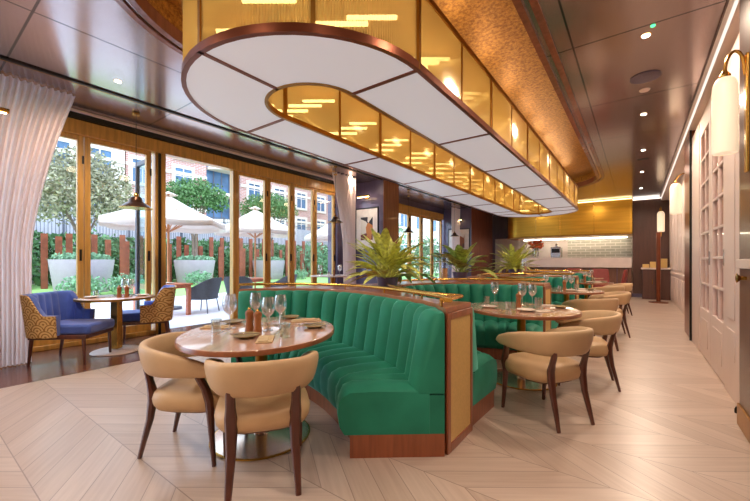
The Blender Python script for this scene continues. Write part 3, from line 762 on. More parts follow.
# ------------------------------------------------------------------ tableware prototypes
PW = [(.034,0),(.036,.003),(.008,.006),(.0045,.015),(.0042,.078),(.010,.088),(.034,.112),(.045,.145),(.042,.185),(.035,.218),(.0335,.218),(.040,.185),(.043,.145),(.032,.115),(.008,.092)]
def wine(label, x, y_, z=.7505, s=1.0, g='stemmed wine glasses'):
    b = MB().lathe([(r*s,h*s) for r, h in PW], 0,0,0, 20)
    o = tag(b.build('wine_glass', WINE, None, angle=60, loc=(x,y_,z)), label, 'wine glass', g); return o
def tumbler(label, x, y_, z=.7505, s=1.0, g='clear tumblers'):
    b = MB().lathe([(0,.0),(.030*s,0),(.036*s,.085*s),(.034*s,.085*s),(.0285*s,.008),(0,.008)],0,0,0,20)
    return tag(b.build('tumbler', TUMB, None, angle=60, loc=(x,y_,z)), label, 'tumbler', g)
def mill(label, x, y_, z=.7505, s=1.0, g='wooden pepper mills', mat=None):
    t = thing('pepper_mill', label, 'pepper mill', (x,y_,z), 0, g)
    MB().lathe([(0,0),(.027*s,0),(.028*s,.012*s),(.024*s,.03*s),(.021*s,.06*s),(.025*s,.085*s),(.023*s,.095*s)],0,0,0,18).build('body', mat or MILLW, t)
    MB().lathe([(0,.095*s),(.024*s,.095*s),(.027*s,.105*s),(.025*s,.122*s),(.014*s,.132*s),(0,.132*s)],0,0,0,18).build('head', mat or MILLW, t)
    MB().lathe([(.007*s,.131*s),(.010*s,.14*s),(.006*s,.148*s),(0,.149*s)],0,0,0,12).build('top_nut', BRASS, t)
    return t
def plate(label, x, y_, z=.7505, r=.085, nap=True, rot=0, g='side plates'):
    t = thing('side_plate', label, 'plate', (x,y_,z), rot, g)
    MB().lathe([(0,.0),(r*.55,0),(r*.62,.004),(r,.018),(r*.99,.021),(r*.6,.009),(0,.007)],0,0,0,28).build('dish', CERGREEN if nap else CERAMIC, t)
    return t
def knife(label, x, y_, z, rot, L=.2, g='butter knives'):
    t = thing('butter_knife', label, 'knife', (x,y_,z), rot, g)
    MB().prism([(-L*.5,-.007),(-L*.05,-.006),(-L*.05,.006),(-L*.5,.007)],0,.006).build('handle', STEEL, t, .002)
    MB().prism([(-L*.05,-.006),(L*.42,-.009),(L*.5,0),(L*.42,.006),(-L*.05,.006)],.001,.004).build('blade', STEEL, t)
def napkin(label, x, y_, z, rot, w=.1, l=.2, m=None, g='folded napkins'):
    t = thing('folded_napkin', label, 'napkin', (x,y_,z), rot, g)
    MB().rbox(0,0,.004,l,w,.008).build('base_fold', m or NAPKIN, t, .003)
    MB().rbox(-l*.05,w*.1,.011,l*.8,w*.62,.006,.06).build('upper_fold', m or NAPKIN, t, .003)
Z = .7505
wine('tall wine glass standing alone at the left of the nearest table', -2.40,1.46,s=1.15)
wine('wine glass right behind the pair of pepper mills on the nearest table', -2.11,1.58,s=1.08)
wine('wine glass farthest back on the nearest table, left of the other two', -2.50,1.75,s=1.08)
wine('wine glass at the right of the cluster on the nearest table, before the green booth', -2.19,1.75,s=1.08)
tumbler('clear tumbler at the left edge of the nearest table before a napkin', -2.37,1.34)
tumbler('clear tumbler near the right front of the nearest table', -1.83,1.50,s=1.05)
tumbler('clear tumbler at the far side of the nearest table by the green booth', -2.5,2.02)
mill('left wooden mill of the pair on the nearest table', -2.20,1.49,s=1.12)
mill('right wooden mill of the pair on the nearest table', -2.12,1.50,s=1.08)
plate('olive side plate at the front of the nearest table with a knife on it', -2.03,1.35)
knife('butter knife lying on the front olive plate of the nearest table', -2.03,1.35,Z+.021,.8)
napkin('folded beige napkin beside the front plate on the nearest table', -1.87,1.38,Z,VD+.2)
plate('olive side plate at the right of the nearest table before the booth seat', -1.93,1.86)
knife('butter knife lying on the right plate of the nearest table', -1.93,1.86,Z+.021,.3)
napkin('folded beige napkin at the far right of the nearest table', -2.20,2.02,Z,VD-1.2,.09,.24)
plate('olive side plate at the left rear of the nearest table', -2.58,1.60)
knife('butter knife lying on the left rear plate of the nearest table', -2.58,1.60,Z+.021,1.2)
napkin('folded beige napkin on the left side of the nearest table', -2.50,1.42,Z,.6,.09,.22)
plate('small olive plate at the far edge of the nearest table', -2.40,2.03,r=.07)

def set_table(cx, cy, nm):
    g = nm
    wine('wine glass at the left rear of the %s table' % nm, cx-.40, cy+.38, s=1.12)
    wine('wine glass right of the pepper mill on the %s table' % nm, cx-.06, cy+.28, s=1.12)
    wine('wine glass furthest right in the cluster on the %s table' % nm, cx+.02, cy+.40, s=1.05)
    tumbler('clear tumbler at the left rear edge of the %s table' % nm, cx-.43, cy+.18)
    tumbler('clear tumbler right of the mill on the %s table' % nm, cx+.12, cy+.22, s=1.15)
    tumbler('low clear tumbler in front of the mill on the %s table' % nm, cx-.08, cy-.18, s=.9)
    mill('wooden pepper mill in the middle of the %s table' % nm, cx-.04, cy+.05, s=1.12)
    plate('pale side plate at the front of the %s table' % nm, cx+.10, cy-.22, nap=False)
    napkin('folded white napkin beside the front plate of the %s table' % nm, cx+.24, cy-.14, Z, .9, .08, .2, CERAMIC)
    plate('pale side plate at the left front of the %s table' % nm, cx-.28, cy-.18, nap=False)
    knife('butter knife beside the left plate of the %s table' % nm, cx-.28, cy-.18, Z+.021, .4)
    plate('dark side plate at the aisle edge of the %s table' % nm, cx+.33, cy+.26)
    napkin('folded white napkin at the aisle edge of the %s table' % nm, cx+.20, cy+.36, Z, .3, .08, .18, CERAMIC)
set_table(-.98, 3.92, 'second booth'); set_table(-.98, 6.9, 'third booth'); set_table(-.98, 9.9, 'fourth booth')

# ------------------------------------------------------------------ plants on the partitions
def leafy(label, x, y_, n, L, W, mat, spread=1.0, hmin=.1, pot=(.13,.12), name='potted_plant', stems=False):
    t = thing(name, label, 'plant', (x,y_,.941)); rnd = random.Random(int(abs(x*100)+abs(y_*37)))
    MB().lathe([(0,0),(pot[0]*.8,0),(pot[0],pot[1]),(pot[0]*.9,pot[1]),(pot[0]*.88,pot[1]-.02),(0,pot[1]-.02)],0,0,0,20).build('pot', LACQ2, t)
    b = MB()
    for i in range(n):
        az = rnd.uniform(0, 2*pi); el = rnd.uniform(.15, 1.45); l = L*rnd.uniform(.7, 1.1); w = W*rnd.uniform(.7, 1.15)
        bx, by = rnd.uniform(-.06,.06), rnd.uniform(-.06,.06); z0 = pot[1]-.02
        stem = rnd.uniform(.25,.55)*l*spread; droop = rnd.uniform(.5, 1.5)
        px, py, pz = bx, by, z0; e = el; rowv = []; segs = 9
        pts = []
        for k in range(segs+1):
            pts.append((px,py,pz,e)); step = (stem*.34 if k < 3 else l/(segs-3))
            px += cos(az)*cos(e)*step; py += sin(az)*cos(e)*step; pz += sin(e)*step
            if k >= 2: e -= droop/segs
        b.tube([p[:3] for p in pts[:4]], .006, 5)
        sx, sy = -sin(az), cos(az); V = []
        for k, (qx,qy,qz,e) in enumerate(pts[3:]):
            u = k/(len(pts)-4); ww = w*max(.03, sin(pi*min(.97,max(.04,u*.92+.06)))**.8)
            if qz < .02: qz = .02
            V += [(qx+sx*ww, qy+sy*ww, qz+ww*.35), (qx,qy,qz), (qx-sx*ww, qy-sy*ww, qz+ww*.35)]
        F = []
        for k in range(len(pts)-4): F += [(3*k,3*k+1,3*k+4,3*k+3),(3*k+1,3*k+2,3*k+5,3*k+4)]
        b.add(V, F)
    b.build('foliage', mat, t, angle=60)
leafy('bushy variegated yellow-green plant on the ledge behind the nearest booth', -2.33, 3.40, 85, .44, .052, LEAF)
leafy('dark green plant with broad drooping leaves on the second ledge', -2.44, 5.76, 24, .44, .11, LEAF2)
leafy('wide green spiky plant on the farther ledge before the bar', -2.35, 8.75, 110, .48, .04, LEAF)
t = thing('hurricane_lantern', 'clear glass hurricane lantern with timber candle block beside the broad-leaved plant', 'lantern', (-2.50,5.27,.941), 0, 'glass lanterns on the ledges')
MB().lathe([(0,0),(.075,0),(.075,.012),(0,.012)],0,0,0,24).build('base', BLACK, t)
MB().lathe([(.07,.012),(.07,.36),(.067,.36),(.067,.012)],0,0,0,24).build('glass_cylinder', glass('lantern_glass', (.96,.97,.97), .05, .02, .35), t)
MB().lathe([(0,.012),(.05,.012),(.05,.19),(0,.19)],0,0,0,20).build('candle_block', M('candle_amber', (206,150,98), .5), t)
dup(t, (-2.05,8.45,.941), 0, 'clear glass lantern with timber candle block in front of the spiky far plant')
t = thing('flower_vase', 'glass vase of orange flowers beyond the spiky plant before the bar', 'vase', (-3.3,15.42,1.382))
MB().lathe([(0,0),(.10,0),(.13,.2),(.09,.42),(.10,.44),(.085,.42),(.12,.2),(.09,.015),(0,.015)],0,0,0,20).build('vase', TUMB, t)
rnd = random.Random(3); b = MB(); s2 = MB()
for i in range(26):
    a, r, h = rnd.uniform(0,2*pi), rnd.uniform(0,.28), rnd.uniform(.40,.68)
    b.lathe([(0,-.05),(.06,-.02),(.08,.03),(.04,.05),(0,.03)], r*cos(a), r*sin(a), h, 8)
    s2.tube([(0,0,.03),(r*.3*cos(a),r*.3*sin(a),.4),(r*cos(a),r*sin(a),h-.03)], .006, 5)
b.build('blooms', M('orange_petals', (226,110,60), .6, 0, .3, 10), t); s2.build('stems', LEAF2, t)

# ------------------------------------------------------------------ window-side table + blue armchairs
t = thing('window_pedestal_table', 'round topped brass pedestal table by the glass doors between the blue armchairs', 'table', (-5.80,1.83,0))
MB().lathe([(0,.72),(.44,.72),(.45,.728),(.45,.748),(.44,.755),(0,.755)],0,0,0,48).build('tabletop', TOPW, t)
MB().lathe([(.451,.722),(.458,.724),(.458,.75),(.451,.752)],0,0,0,48).build('edge_band', BRASSD, t)
MB().rbox(0,0,.38,.10,.10,.68,.6).build('column', BRASS, t, .006)
MB().lathe([(0,0),(.29,0),(.295,.008),(.28,.02),(.0,.035)],0,0,0,40).build('base_disc', MARBLE, t)
zt_ = .756
mill('brown mill at the right on the window-side table', -5.58,1.88,zt_,1.1); mill('brown mill at the left on the window-side table', -5.64,1.81,zt_,1.1)
wine('wine glass at the back of the window-side table', -5.86,1.95,zt_,1.1); wine('wine glass behind the mills on the window-side table', -5.72,1.98,zt_,1.1)
tumbler('clear tumbler at the left of the window-side table', -6.02,1.66,zt_); plate('pale plate at the far right of the window-side table', -5.62,2.08,zt_,nap=False)
plate('pale plate at the left of the window-side table', -5.84,1.56,zt_,nap=False)
def blue_chair():
    t = thing('blue_armchair', '', 'armchair')
    path = [(-.29,.10),(-.295,.0),(-.29,-.14),(-.25,-.235),(-.15,-.262),(0,-.268),(.15,-.262),(.25,-.235),(.29,-.14),(.295,.0),(.29,.10)]
    n = 60; P, L = resample(catmull(path, 8), n); Nn = normals(P, 1)
    def ht(i):
        y_ = P[i][1]; k = min(1, max(0, (-.02-y_)/.16)); k = k*k*(3-2*k); return .60+.25*k
    sw = lambda d0, d1, z0, dz: [[(p[0]-q[0]*d0,p[1]-q[1]*d0,z0),(p[0]-q[0]*(d0+(ht(i)-.4)*.12),p[1]-q[1]*(d0+(ht(i)-.4)*.12),ht(i)+dz),(p[0]-q[0]*(d1+(ht(i)-.4)*.12),p[1]-q[1]*(d1+(ht(i)-.4)*.12),ht(i)+dz),(p[0]-q[0]*d1,p[1]-q[1]*d1,z0)] for i, (p, q) in enumerate(zip(P, Nn))]
    MB().sweep(sw(.035,.012,.34,-.004)).build('outer_shell', SCALLOP, t)
    lo = []
    for i, (p, q) in enumerate(zip(P, Nn)):
        b = abs(sin(pi*i/5))**.6*.014; h = ht(i)
        prof = [(.012,.36),(-.035-b,.36),(-.04-b,.5),(-.04-b+(h-.5)*.1,h-.03),(-.02+(h-.5)*.11,h),(.012+(h-.4)*.12,h)]
        lo.append([(p[0]-q[0]*d, p[1]-q[1]*d, z) for d, z in prof])
    MB().sweep(lo).build('inner_padding', BLUE, t, angle=50)
    MB().rbox(0,.11,.42,.50,.62,.12).build('seat', BLUE, t, .03)
    MB().rbox(0,.07,.335,.54,.64,.05).build('seat_frame', LEGW, t, .008)
    for sx in (-1,1):
        MB().tube([(sx*.24,.36,0),(sx*.24,.35,.33)], [.014,.022], 8).build('leg', LEGW, t)
        MB().tube([(sx*.24,-.26,0),(sx*.245,-.22,.33)], [.014,.022], 8).build('leg', LEGW, t)
    return t
bc = blue_chair(); bc.location = (-5.78,1.30,0); bc.rotation_euler = (0,0,face(.74,.67)); bc['label'] = 'blue velvet armchair with gold scallop shell left of the window-side table'; bc['group'] = 'blue velvet armchairs'
dup(bc, (-6.08,2.36,0), face(-.42,-.91), 'blue velvet armchair with gold scallop shell behind the window-side table')

# second window table (behind the nearest booth)
t = thing('tall_window_table', 'tall white topped table by the glazing beyond the nearest booth', 'table', (-5.75,6.1,0))
MB().lathe([(0,.89),(.50,.89),(.51,.90),(.50,.915),(0,.915)],0,0,0,40).build('tabletop', MARBLE, t)
MB().tube([(0,0,.02),(0,0,.89)], .045, 12).build('column', BRASSD, t); MB().lathe([(0,0),(.3,0),(.3,.015),(0,.03)],0,0,0,32).build('base_disc', BRASSD, t)
for i, (dx, dy) in enumerate(((-.2,-.2),(.1,.15),(.28,-.05))):
    wine(['wine glass at the left of the tall white table','wine glass at the back of the tall white table','wine glass at the right of the tall white table'][i], -5.75+dx, 6.1+dy, .9155, 1.15)
tumbler('tumbler in the middle of the tall white table', -5.72, 5.95, .9155); mill('dark mill on the tall white table', -5.58, 5.98, .9155, 1.0)

# ------------------------------------------------------------------ pendants by the windows
def pendant():
    t = thing('pendant_lamp', '', 'pendant lamp', (0,0,0), 0, 'bronze pendants by the glazing')
    sh = MB().lathe([(.215,0),(.205,.012),(.13,.07),(.09,.10),(.075,.155),(.05,.17),(.045,.168),(.07,.15),(.085,.095),(.125,.062),(.20,.008),(.21,-.002)],0,0,0,32)
    sh.build('shade', M('dark_bronze', (84,58,44), .3, .7), t)
    MB().lathe([(.214,-.004),(.218,0),(.214,.004)],0,0,0,32).build('rim', BRASS, t)
    MB().lathe([(.02,.16),(.035,.165),(.03,.21),(.012,.23),(.0,.23)],0,0,0,16).build('cap', BRASS, t)
    MB().lathe([(0,.03),(.03,.04),(.036,.07),(.02,.11),(0,.12)],0,0,0,12).build('bulb', emit('pendant_bulb', (1,.75,.45), 5), t)
    return t
pd = pendant()
for i, (x, y_, z, s, l) in enumerate([(-5.97,2.13,2.03,1,'conical bronze pendant hanging over the window-side table'),(-5.6,6.05,2.14,.8,'small bronze pendant hanging over the tall white table'),(-5.6,9.3,2.12,.8,'bronze pendant hanging before the second run of windows'),(-5.6,12.7,2.2,.8,'farthest bronze pendant hanging near the pale curtain')]):
    o = pd if i == 0 else dup(pd, (0,0,0))
    o.location = (x,y_,z); o.scale = (s,s,s); o['label'] = l
    MB().tube([(0,0,.225),(0,0,(ZC-z)/s)], .004, 6).build('cable', BLACK, o)
    MB().lathe([(0,0),(.05,0),(.05,.03),(0,.04)],0,0,(ZC-z)/s-.042,16).build('ceiling_cup', BRASS, o)

# ------------------------------------------------------------------ far end furniture
t = thing('sideboard', 'dark timber service sideboard with white top against the far wall', 'sideboard', (.46,14.95,0))
MB().box(-.32,.40,-.25,.38,.0,.98).build('body', DARKWALL, t, .008); MB().box(-.35,.41,-.28,.40,.98,1.03).build('worktop', MARBLE, t, .006)
MB().box(.02,.03,-.256,-.25,.05,.95).build('door_gap', BLACK, t)
for sx in (-.06,.11): MB().tube([(sx,-.27,.5),(sx,-.27,.66)], .008, 8).build('door_handle', BRASS, t)
for i, (dx, w, h) in enumerate(((-.14,.18,.12),(.07,.20,.20),(.30,.22,.30))):
    o = tag(MB().box(.38+dx-w/2,.38+dx+w/2,14.85,15.15,1.031,1.031+h).build('storage_box', BRASSP, None, .008), ['low gold box at the left on the far sideboard','middle height gold box on the far sideboard','tallest gold box at the right on the far sideboard'][i], 'box')
t = thing('floor_post', 'brown round freestanding post on a flat disc before the far sideboard', 'post', (.52,13.7,0))
MB().lathe([(0,0),(.24,0),(.24,.02),(.03,.04),(0,.04)],0,0,0,28).build('base_disc', BRONZE, t); MB().tube([(0,0,.03),(0,0,2.1)], .055, 14).build('shaft', BRONZE, t); MB().lathe([(.055,0),(.06,.02),(0,.03)],0,0,2.1,14).build('cap', BRONZE, t)
def red_chair():
    t = thing('oxblood_chair', '', 'chair', (0,0,0), 0, 'oxblood chairs before the bar')
    MB().rbox(0,0,.44,.5,.48,.12).build('seat', REDL, t, .03)
    MB().sweep([[(-.25,-.25,.42),(.25,-.25,.42),(.25,-.17,.42),(-.25,-.17,.42)],[(-.25,-.29,.75),(.25,-.29,.75),(.25,-.22,.75),(-.25,-.22,.75)],[(-.22,-.32,1.0),(.22,-.32,1.0),(.22,-.27,1.0),(-.22,-.27,1.0)]]).build('backrest', REDL, t, .02)
    for sx in (-1,1):
        for sy in (-1,1): MB().tube([(sx*.21,sy*.2,0),(sx*.21,sy*.19,.38)], [.014,.02], 8).build('leg', LEGW, t)
    return t
rc = red_chair()
for i, (x, y_, d, l) in enumerate([(-.55,12.6,(-1,.1),'oxblood leather chair with its high back at the end of the aisle'),(-1.65,13.5,(.2,-1),'oxblood leather chair facing the camera below the marble bar'),(-.95,13.6,(.1,-1),'oxblood leather chair facing the camera, nearer the aisle, below the marble bar')]):
    o = rc if i == 0 else dup(rc, (0,0,0)); o.location = (x,y_,0); o.rotation_euler = (0,0,face(*d)); o['label'] = l
t = thing('bar_end_table', 'round timber table between the oxblood chairs before the bar', 'table', (-1.25,12.6,0))
MB().lathe([(0,.72),(.45,.72),(.455,.735),(.45,.75),(0,.75)],0,0,0,40).build('tabletop', TOPW, t); MB().tube([(0,0,.02),(0,0,.72)], .04, 12).build('column', BRASSD, t); MB().lathe([(0,0),(.28,0),(.28,.012),(0,.03)],0,0,0,28).build('base_disc', TOPE, t)
wine('wine glass on the round table before the bar, left', -1.4,12.5,s=1.1); wine('wine glass on the round table before the bar, right', -1.1,12.55,s=1.1); mill('wooden mill on the round table before the bar', -1.2,12.7)

# ------------------------------------------------------------------ outside
struct(MB().box(-13.3,-6.95,-8,26,-.12,-.02).build('patio', PAVE, None, smooth=False))
struct(MB().box(-40,-13.3,-20,46,-.14,-.04).build('lawn', LAWN, None, smooth=False))
def leafcloud(n, rx, ry, rz, size, seed, zc=0, shell=.55, lowcut=-1, squash=1):
    r = random.Random(seed); b = MB()
    while n > 0:
        a, c = r.uniform(0,2*pi), r.uniform(-1,1)
        if c < lowcut: continue
        q = sqrt(1-c*c); k = r.uniform(shell,1)*(1+.08*sin(5*a+seed)*sin(7*c))
        x, y_, z = rx*k*q*cos(a), ry*k*q*sin(a), zc+rz*k*c
        u = [r.gauss(0,1) for _ in range(3)]; L = sqrt(sum(g*g for g in u)); u = [g/L*size for g in u]
        w = [r.gauss(0,1) for _ in range(3)]; d = sum(w[i]*u[i] for i in range(3))/size/size; w = [w[i]-d*u[i] for i in range(3)]; L = sqrt(sum(g*g for g in w)); w = [g/L*size*.5 for g in w]
        b.add([(x-u[0],y_-u[1],z-u[2]),(x+w[0],y_+w[1],z+w[2]),(x+u[0],y_+u[1],z+u[2]),(x-w[0],y_-w[1],z-w[2])], [(0,1,2,3)]); n -= 1
    return b
def planter_tree(x, y_, plab, tlab, r, crown, mat, seed, n, size):
    t = thing('round_planter', plab, 'planter', (x,y_,-.04), 0, 'large white planters on the lawn')
    MB().lathe([(0,0),(r*.80,0),(r*.84,.05),(r,1.28),(r,1.36),(r*.93,1.36),(r*.92,1.25),(0,1.25)],0,0,0,40).build('bowl', PLANTER, t)
    leafcloud(1500, r*.98, r*.98, .24, .08, seed+9, 1.42, .1).build('ground_cover', BUSH, t, smooth=False)
    cx, cy, cz, rx, rz = crown
    t2 = thing('planter_tree', tlab, 'tree', (x,y_,1.22)); rr = random.Random(seed); b = MB()
    for i in range(7):
        a = 2*pi*i/7+rr.uniform(-.3,.3); k = rr.uniform(.25,.6)
        b.tube([(.1*cos(a),.1*sin(a),0),(.25*k*cos(a),.25*k*sin(a),(cz-1.3)*.4),(rx*k*cos(a),rx*k*sin(a),cz-1.3)], [.07,.05,.02], 6)
    b.build('trunk', BARK, t2)
    leafcloud(n, rx, rx, rz, size, seed, cz-1.22, .45, -.55).build('foliage', mat, t2, smooth=False)
planter_tree(-18.7, 4.7, 'nearest round white planter on the lawn, seen past the left curtain', 'tall sparse olive and pink leaved tree in the nearest white planter', 1.08, (0,0,3.9,1.9,2.1), PINKT, 11, 7500, .085)
planter_tree(-21.5, 10.8, 'round white planter seen through the open doorway', 'domed green tree in the white planter seen through the open doorway', 1.12, (0,0,5.0,1.95,1.25), TREEG, 12, 4200, .10)
planter_tree(-21.7, 16.3, 'farthest round white planter, behind the second umbrella', 'domed green tree in the farthest planter behind the second umbrella', 1.15, (0,0,5.0,2.1,1.2), TREEG, 13, 4200, .10)
def bush(label, x, y_, rx, ry, rz, n, seed, mat=HEDGE, size=.12, nm='garden_bush'):
    b = leafcloud(n, rx, ry, rz, size, seed, 0, .35, -.9)
    o = b.build(nm, mat, None, smooth=False, loc=(x,y_,rz*.9-.04)); tag(o, label, 'bush'); return o
BL = ['leafy bush at left below the first planter','leafy bush between the first planter and folded door','dense bush right of the folded glass door','dense bush left of the doorway planter','bush right of the doorway planter','bush behind the second umbrella pole','pale green bush seen through the fourth glass leaf','large pale bush seen through the last glass leaf','bush at the end of the first run of glass']
for i, (x, y_, rx, ry, rz, m) in enumerate([(-23.6,2.6,1.3,1.9,1.5,HEDGE),(-23.7,6.6,1.2,1.9,1.6,HEDGE),(-23.6,9.6,1.0,1.5,1.4,HEDGE),(-23.6,12.6,1.0,1.6,1.5,HEDGE),(-23.7,15.4,1.0,1.7,1.3,HEDGE),(-23.6,18.4,1.0,1.8,1.5,HEDGE),(-22.0,21.0,1.3,1.6,1.6,BUSH),(-20,23.2,1.6,1.9,2.4,BUSH),(-21,27,1.8,2.4,2.6,BUSH)]):
    bush(BL[i], x, y_, rx, ry, rz, 1500, 40+i, m)
bush('tall pale green bush outside the second run of glazing', -13.5, 19.5, 1.6, 2.2, 2.3, 2200, 61, BUSH)
bush('dark leafy bush outside the second run of glazing', -12.6, 23.5, 1.5, 1.8, 1.7, 1800, 62, HEDGE)
for i, (x, y_) in enumerate(((-16.6,4.2),(-16.9,5.7),(-19.3,9.9),(-19.5,17.2))):
    bush(['low grey-green shrub at foot of the nearest planter, left','low grey-green shrub at foot of the nearest planter, right','low grey-green shrub at foot of the doorway planter','low grey-green shrub at foot of the farthest planter'][i], x, y_, .55, .8, .42, 700, 70+i, BUSH, .07, 'low_shrub')
b = leafcloud(1, .1, .1, .1, .1, 1); r = random.Random(5); b = MB()
for i in range(9000):
    y_ = r.uniform(-6, 34); z = 2.7*r.random()**.8; x = -25.15+r.uniform(-.22,.22); s = .13
    u = (r.gauss(0,s),r.gauss(0,s),r.gauss(0,s)); w = (r.gauss(0,s*.6),r.gauss(0,s*.6),r.gauss(0,s*.6))
    b.add([(x-u[0],y_-u[1],z-u[2]),(x+w[0],y_+w[1],z+w[2]),(x+u[0],y_+u[1],z+u[2]),(x-w[0],y_-w[1],z-w[2])],[(0,1,2,3)])
o = tag(b.build('garden_hedge', HEDGE, None, smooth=False), 'long dark hedge along the garden wall behind the rust posts', 'hedge'); o['kind'] = 'stuff'
pv = MB().box(-.05,.05,-.12,.12,0,2.95)
i = 0
for k in range(40):
    y_ = 2.6+k*.5
    o = pv.build('rust_post', CORTEN, None, loc=(-22.1+.15*sin(k*1.7), y_, -.04)) if k == 0 else o.copy()
    if k: COL.objects.link(o); o.location = (-22.1+.2*sin(k*1.7), y_+.12*sin(k*2.3), -.04); o.scale = (1,1,.86+.14*sin(k*3.1))
    tag(o, 'upright rust coloured steel post in a row before the garden hedge', 'post', 'rust steel posts along the hedge')
struct(MB().box(-26.2,-25.9,-8,36,0,4.3).build('wall_garden', M('garden_wall_white', (214,206,212), .8, 0, .05), None, smooth=False))
t = thing('garden_railing', 'dark metal railing with thin bars standing along the top of the garden wall', 'railing', (-25.85,0,2.4))
MB().box(-.02,.02,-6,35,2.15,2.2).build('top_bar', GREYM, t); MB().box(-.02,.02,-6,35,.3,.34).build('bottom_bar', GREYM, t)
b = MB()
for k in range(240): b.box(-.012,.012,-4+k*.155-.011,-4+k*.155+.011,.3,2.16)
o = b.build('bars', GREYM, t, smooth=False); o['kind'] = 'stuff'
for k in range(12): MB().box(-.04,.04,-4+k*3.2,-3.92+k*3.2,0,2.3).build('railing_post', GREYM, t)

# umbrellas
def umbrella():
    t = thing('garden_umbrella', '', 'umbrella', (0,0,0), 0, 'cream umbrellas on the patio')
    n = 8; R = 1.5; zr = 2.28; za = 3.02; b = MB(); V = []; F = []; m = 8
    for i in range(n*4):
        a = 2*pi*i/(n*4); sc = cos(pi/4)/cos((a % (pi/2))-pi/4); sag = .04*abs(sin(a*n/2))
        sc = .55+.45*sc*1.2
        for k in range(m+1):
            u = k/m; V.append((R*sc*u*cos(a), R*sc*u*sin(a), za-(za-zr)*(u**.95)-.03*sin(pi*u)-sag*u))
        V.append((R*sc*1.0*cos(a), R*sc*1.0*sin(a), zr-.14-sag))
    q = m+2
    for i in range(n*4):
        j = (i+1) % (n*4)
        for k in range(q-1): F.append((i*q+k, j*q+k, j*q+k+1, i*q+k+1))
    b.add(V, F); o = b.build('canopy', CANVAS, t, angle=35); s_ = o.modifiers.new('t','SOLIDIFY'); s_.thickness = .008
    MB().lathe([(.02,0),(.22,-.08),(.20,-.09),(0,0)],0,0,za+.08,16).build('vent_cap', CANVAS, t)
    MB().tube([(0,0,.06),(0,0,za+.03)], .032, 12).build('pole', POLEW, t)
    MB().lathe([(.02,0),(.05,.02),(.02,.06),(0,.07)],0,0,za+.03,12).build('finial', POLEW, t)
    for i in range(8):
        a = 2*pi*i/8+pi/8
        MB().tube([(.04*cos(a),.04*sin(a),2.05),(.85*cos(a),.85*sin(a),2.55)], .014, 6).build('rib', POLEW, t)
    MB().lathe([(0,0),(.32,0),(.32,.06),(.05,.1),(.05,.35),(0,.35)],0,0,0,24).build('base', GREYM, t)
    return t
um = umbrella()
for i, (x, y_, rz, l) in enumerate([(-9.95,4.3,.2,'cream garden umbrella over the teak table outside the open doorway'),(-10.6,7.4,.5,'cream garden umbrella over the second teak table'),(-10.4,11.2,.3,'farthest cream garden umbrella, seen through the right glass leaves')]):
    o = um if i == 0 else dup(um, (0,0,0)); o.location = (x,y_,-.02); o.rotation_euler = (0,0,rz); o['label'] = l; o.scale = (1,1,1) if i == 0 else (.9,.9,1.02)
def teak():
    t = thing('teak_table', '', 'table', (0,0,0), 0, 'teak tables on the patio')
    for dx, in ((-.36,),(-.18,),(0,),(.18,),(.36,)): MB().box(dx-.086,dx+.086,-.45,.45,.71,.745).build('top_slat', TEAK, t, .004)
    MB().box(-.42,.42,-.42,.42,.64,.71).build('apron', TEAK, t)
    for sx in (-1,1):
        for sy in (-1,1): MB().box(sx*.38-.04,sx*.38+.04,sy*.38-.04,sy*.38+.04,0,.64).build('leg', TEAK, t)
    return t
tk = teak()
for i, (x, y_, l) in enumerate([(-8.85,3.7,'square teak table on the patio outside the open doorway'),(-9.7,6.6,'square teak table on the patio below the second umbrella'),(-9.6,10.8,'farthest square teak table on the patio')]):
    o = tk if i == 0 else dup(tk, (0,0,0)); o.location = (x,y_,-.02); o.rotation_euler = (0,0,.15); o['label'] = l
def wick():
    t = thing('wicker_armchair', '', 'chair', (0,0,0), 0, 'dark wicker patio chairs')
    path = [(-.28,.27),(-.30,.0),(-.25,-.2),(-.1,-.27),(.1,-.27),(.25,-.2),(.30,.0),(.28,.27)]
    P, L = resample(catmull(path, 8), 40); Nn = normals(P, 1); lo = []
    for p, q in zip(P, Nn):
        k = min(1, max(0, (.25-p[1])/.5)); h = .62+.24*k*k
        lo.append([(p[0],p[1],.33),(p[0]-q[0]*.02-q[0]*(h-.35)*.18,p[1]-q[1]*.02-q[1]*(h-.35)*.18,h),(p[0]+q[0]*.03-q[0]*(h-.35)*.18,p[1]+q[1]*.03-q[1]*(h-.35)*.18,h),(p[0]+q[0]*.035,p[1]+q[1]*.035,.33)])
    MB().sweep(lo).build('shell', WICKER, t, .008); MB().rbox(0,.02,.36,.52,.52,.06).build('seat', WICKER, t, .01); MB().rbox(0,.03,.42,.46,.46,.06).build('cushion', OUTCUSH, t, .02)
    for sx in (-1,1):
        for sy in (-1,1): MB().tube([(sx*.26,sy*.25,0),(sx*.22,sy*.2,.34)], .013, 8).build('leg', GREYM, t)
    return t
wk = wick()
for i, (x, y_, d, l) in enumerate([(-8.7,4.6,(-.85,-.5),'dark wicker armchair right of the teak table outside the open doorway'),(-9.0,5.75,(-.7,.7),'dark wicker armchair left of the second teak table'),(-8.9,7.25,(-.8,-.3),'dark wicker armchair right of the second teak table'),(-8.9,10.1,(-.7,.6),'dark wicker armchair at the farthest teak table, left'),(-8.9,11.5,(-.8,-.5),'dark wicker armchair at the farthest teak table, right')]):
    o = wk if i == 0 else dup(wk, (0,0,0)); o.location = (x,y_,-.02); o.rotation_euler = (0,0,face(*d)); o['label'] = l
for i, (x, y_) in enumerate(((-8.8,3.8),(-9.7,6.6))):
    plate(['blue plate on the teak table outside the open doorway','blue plate on the second teak table'][i], x, y_, .726, .13, False, 0, 'plates on the patio tables')

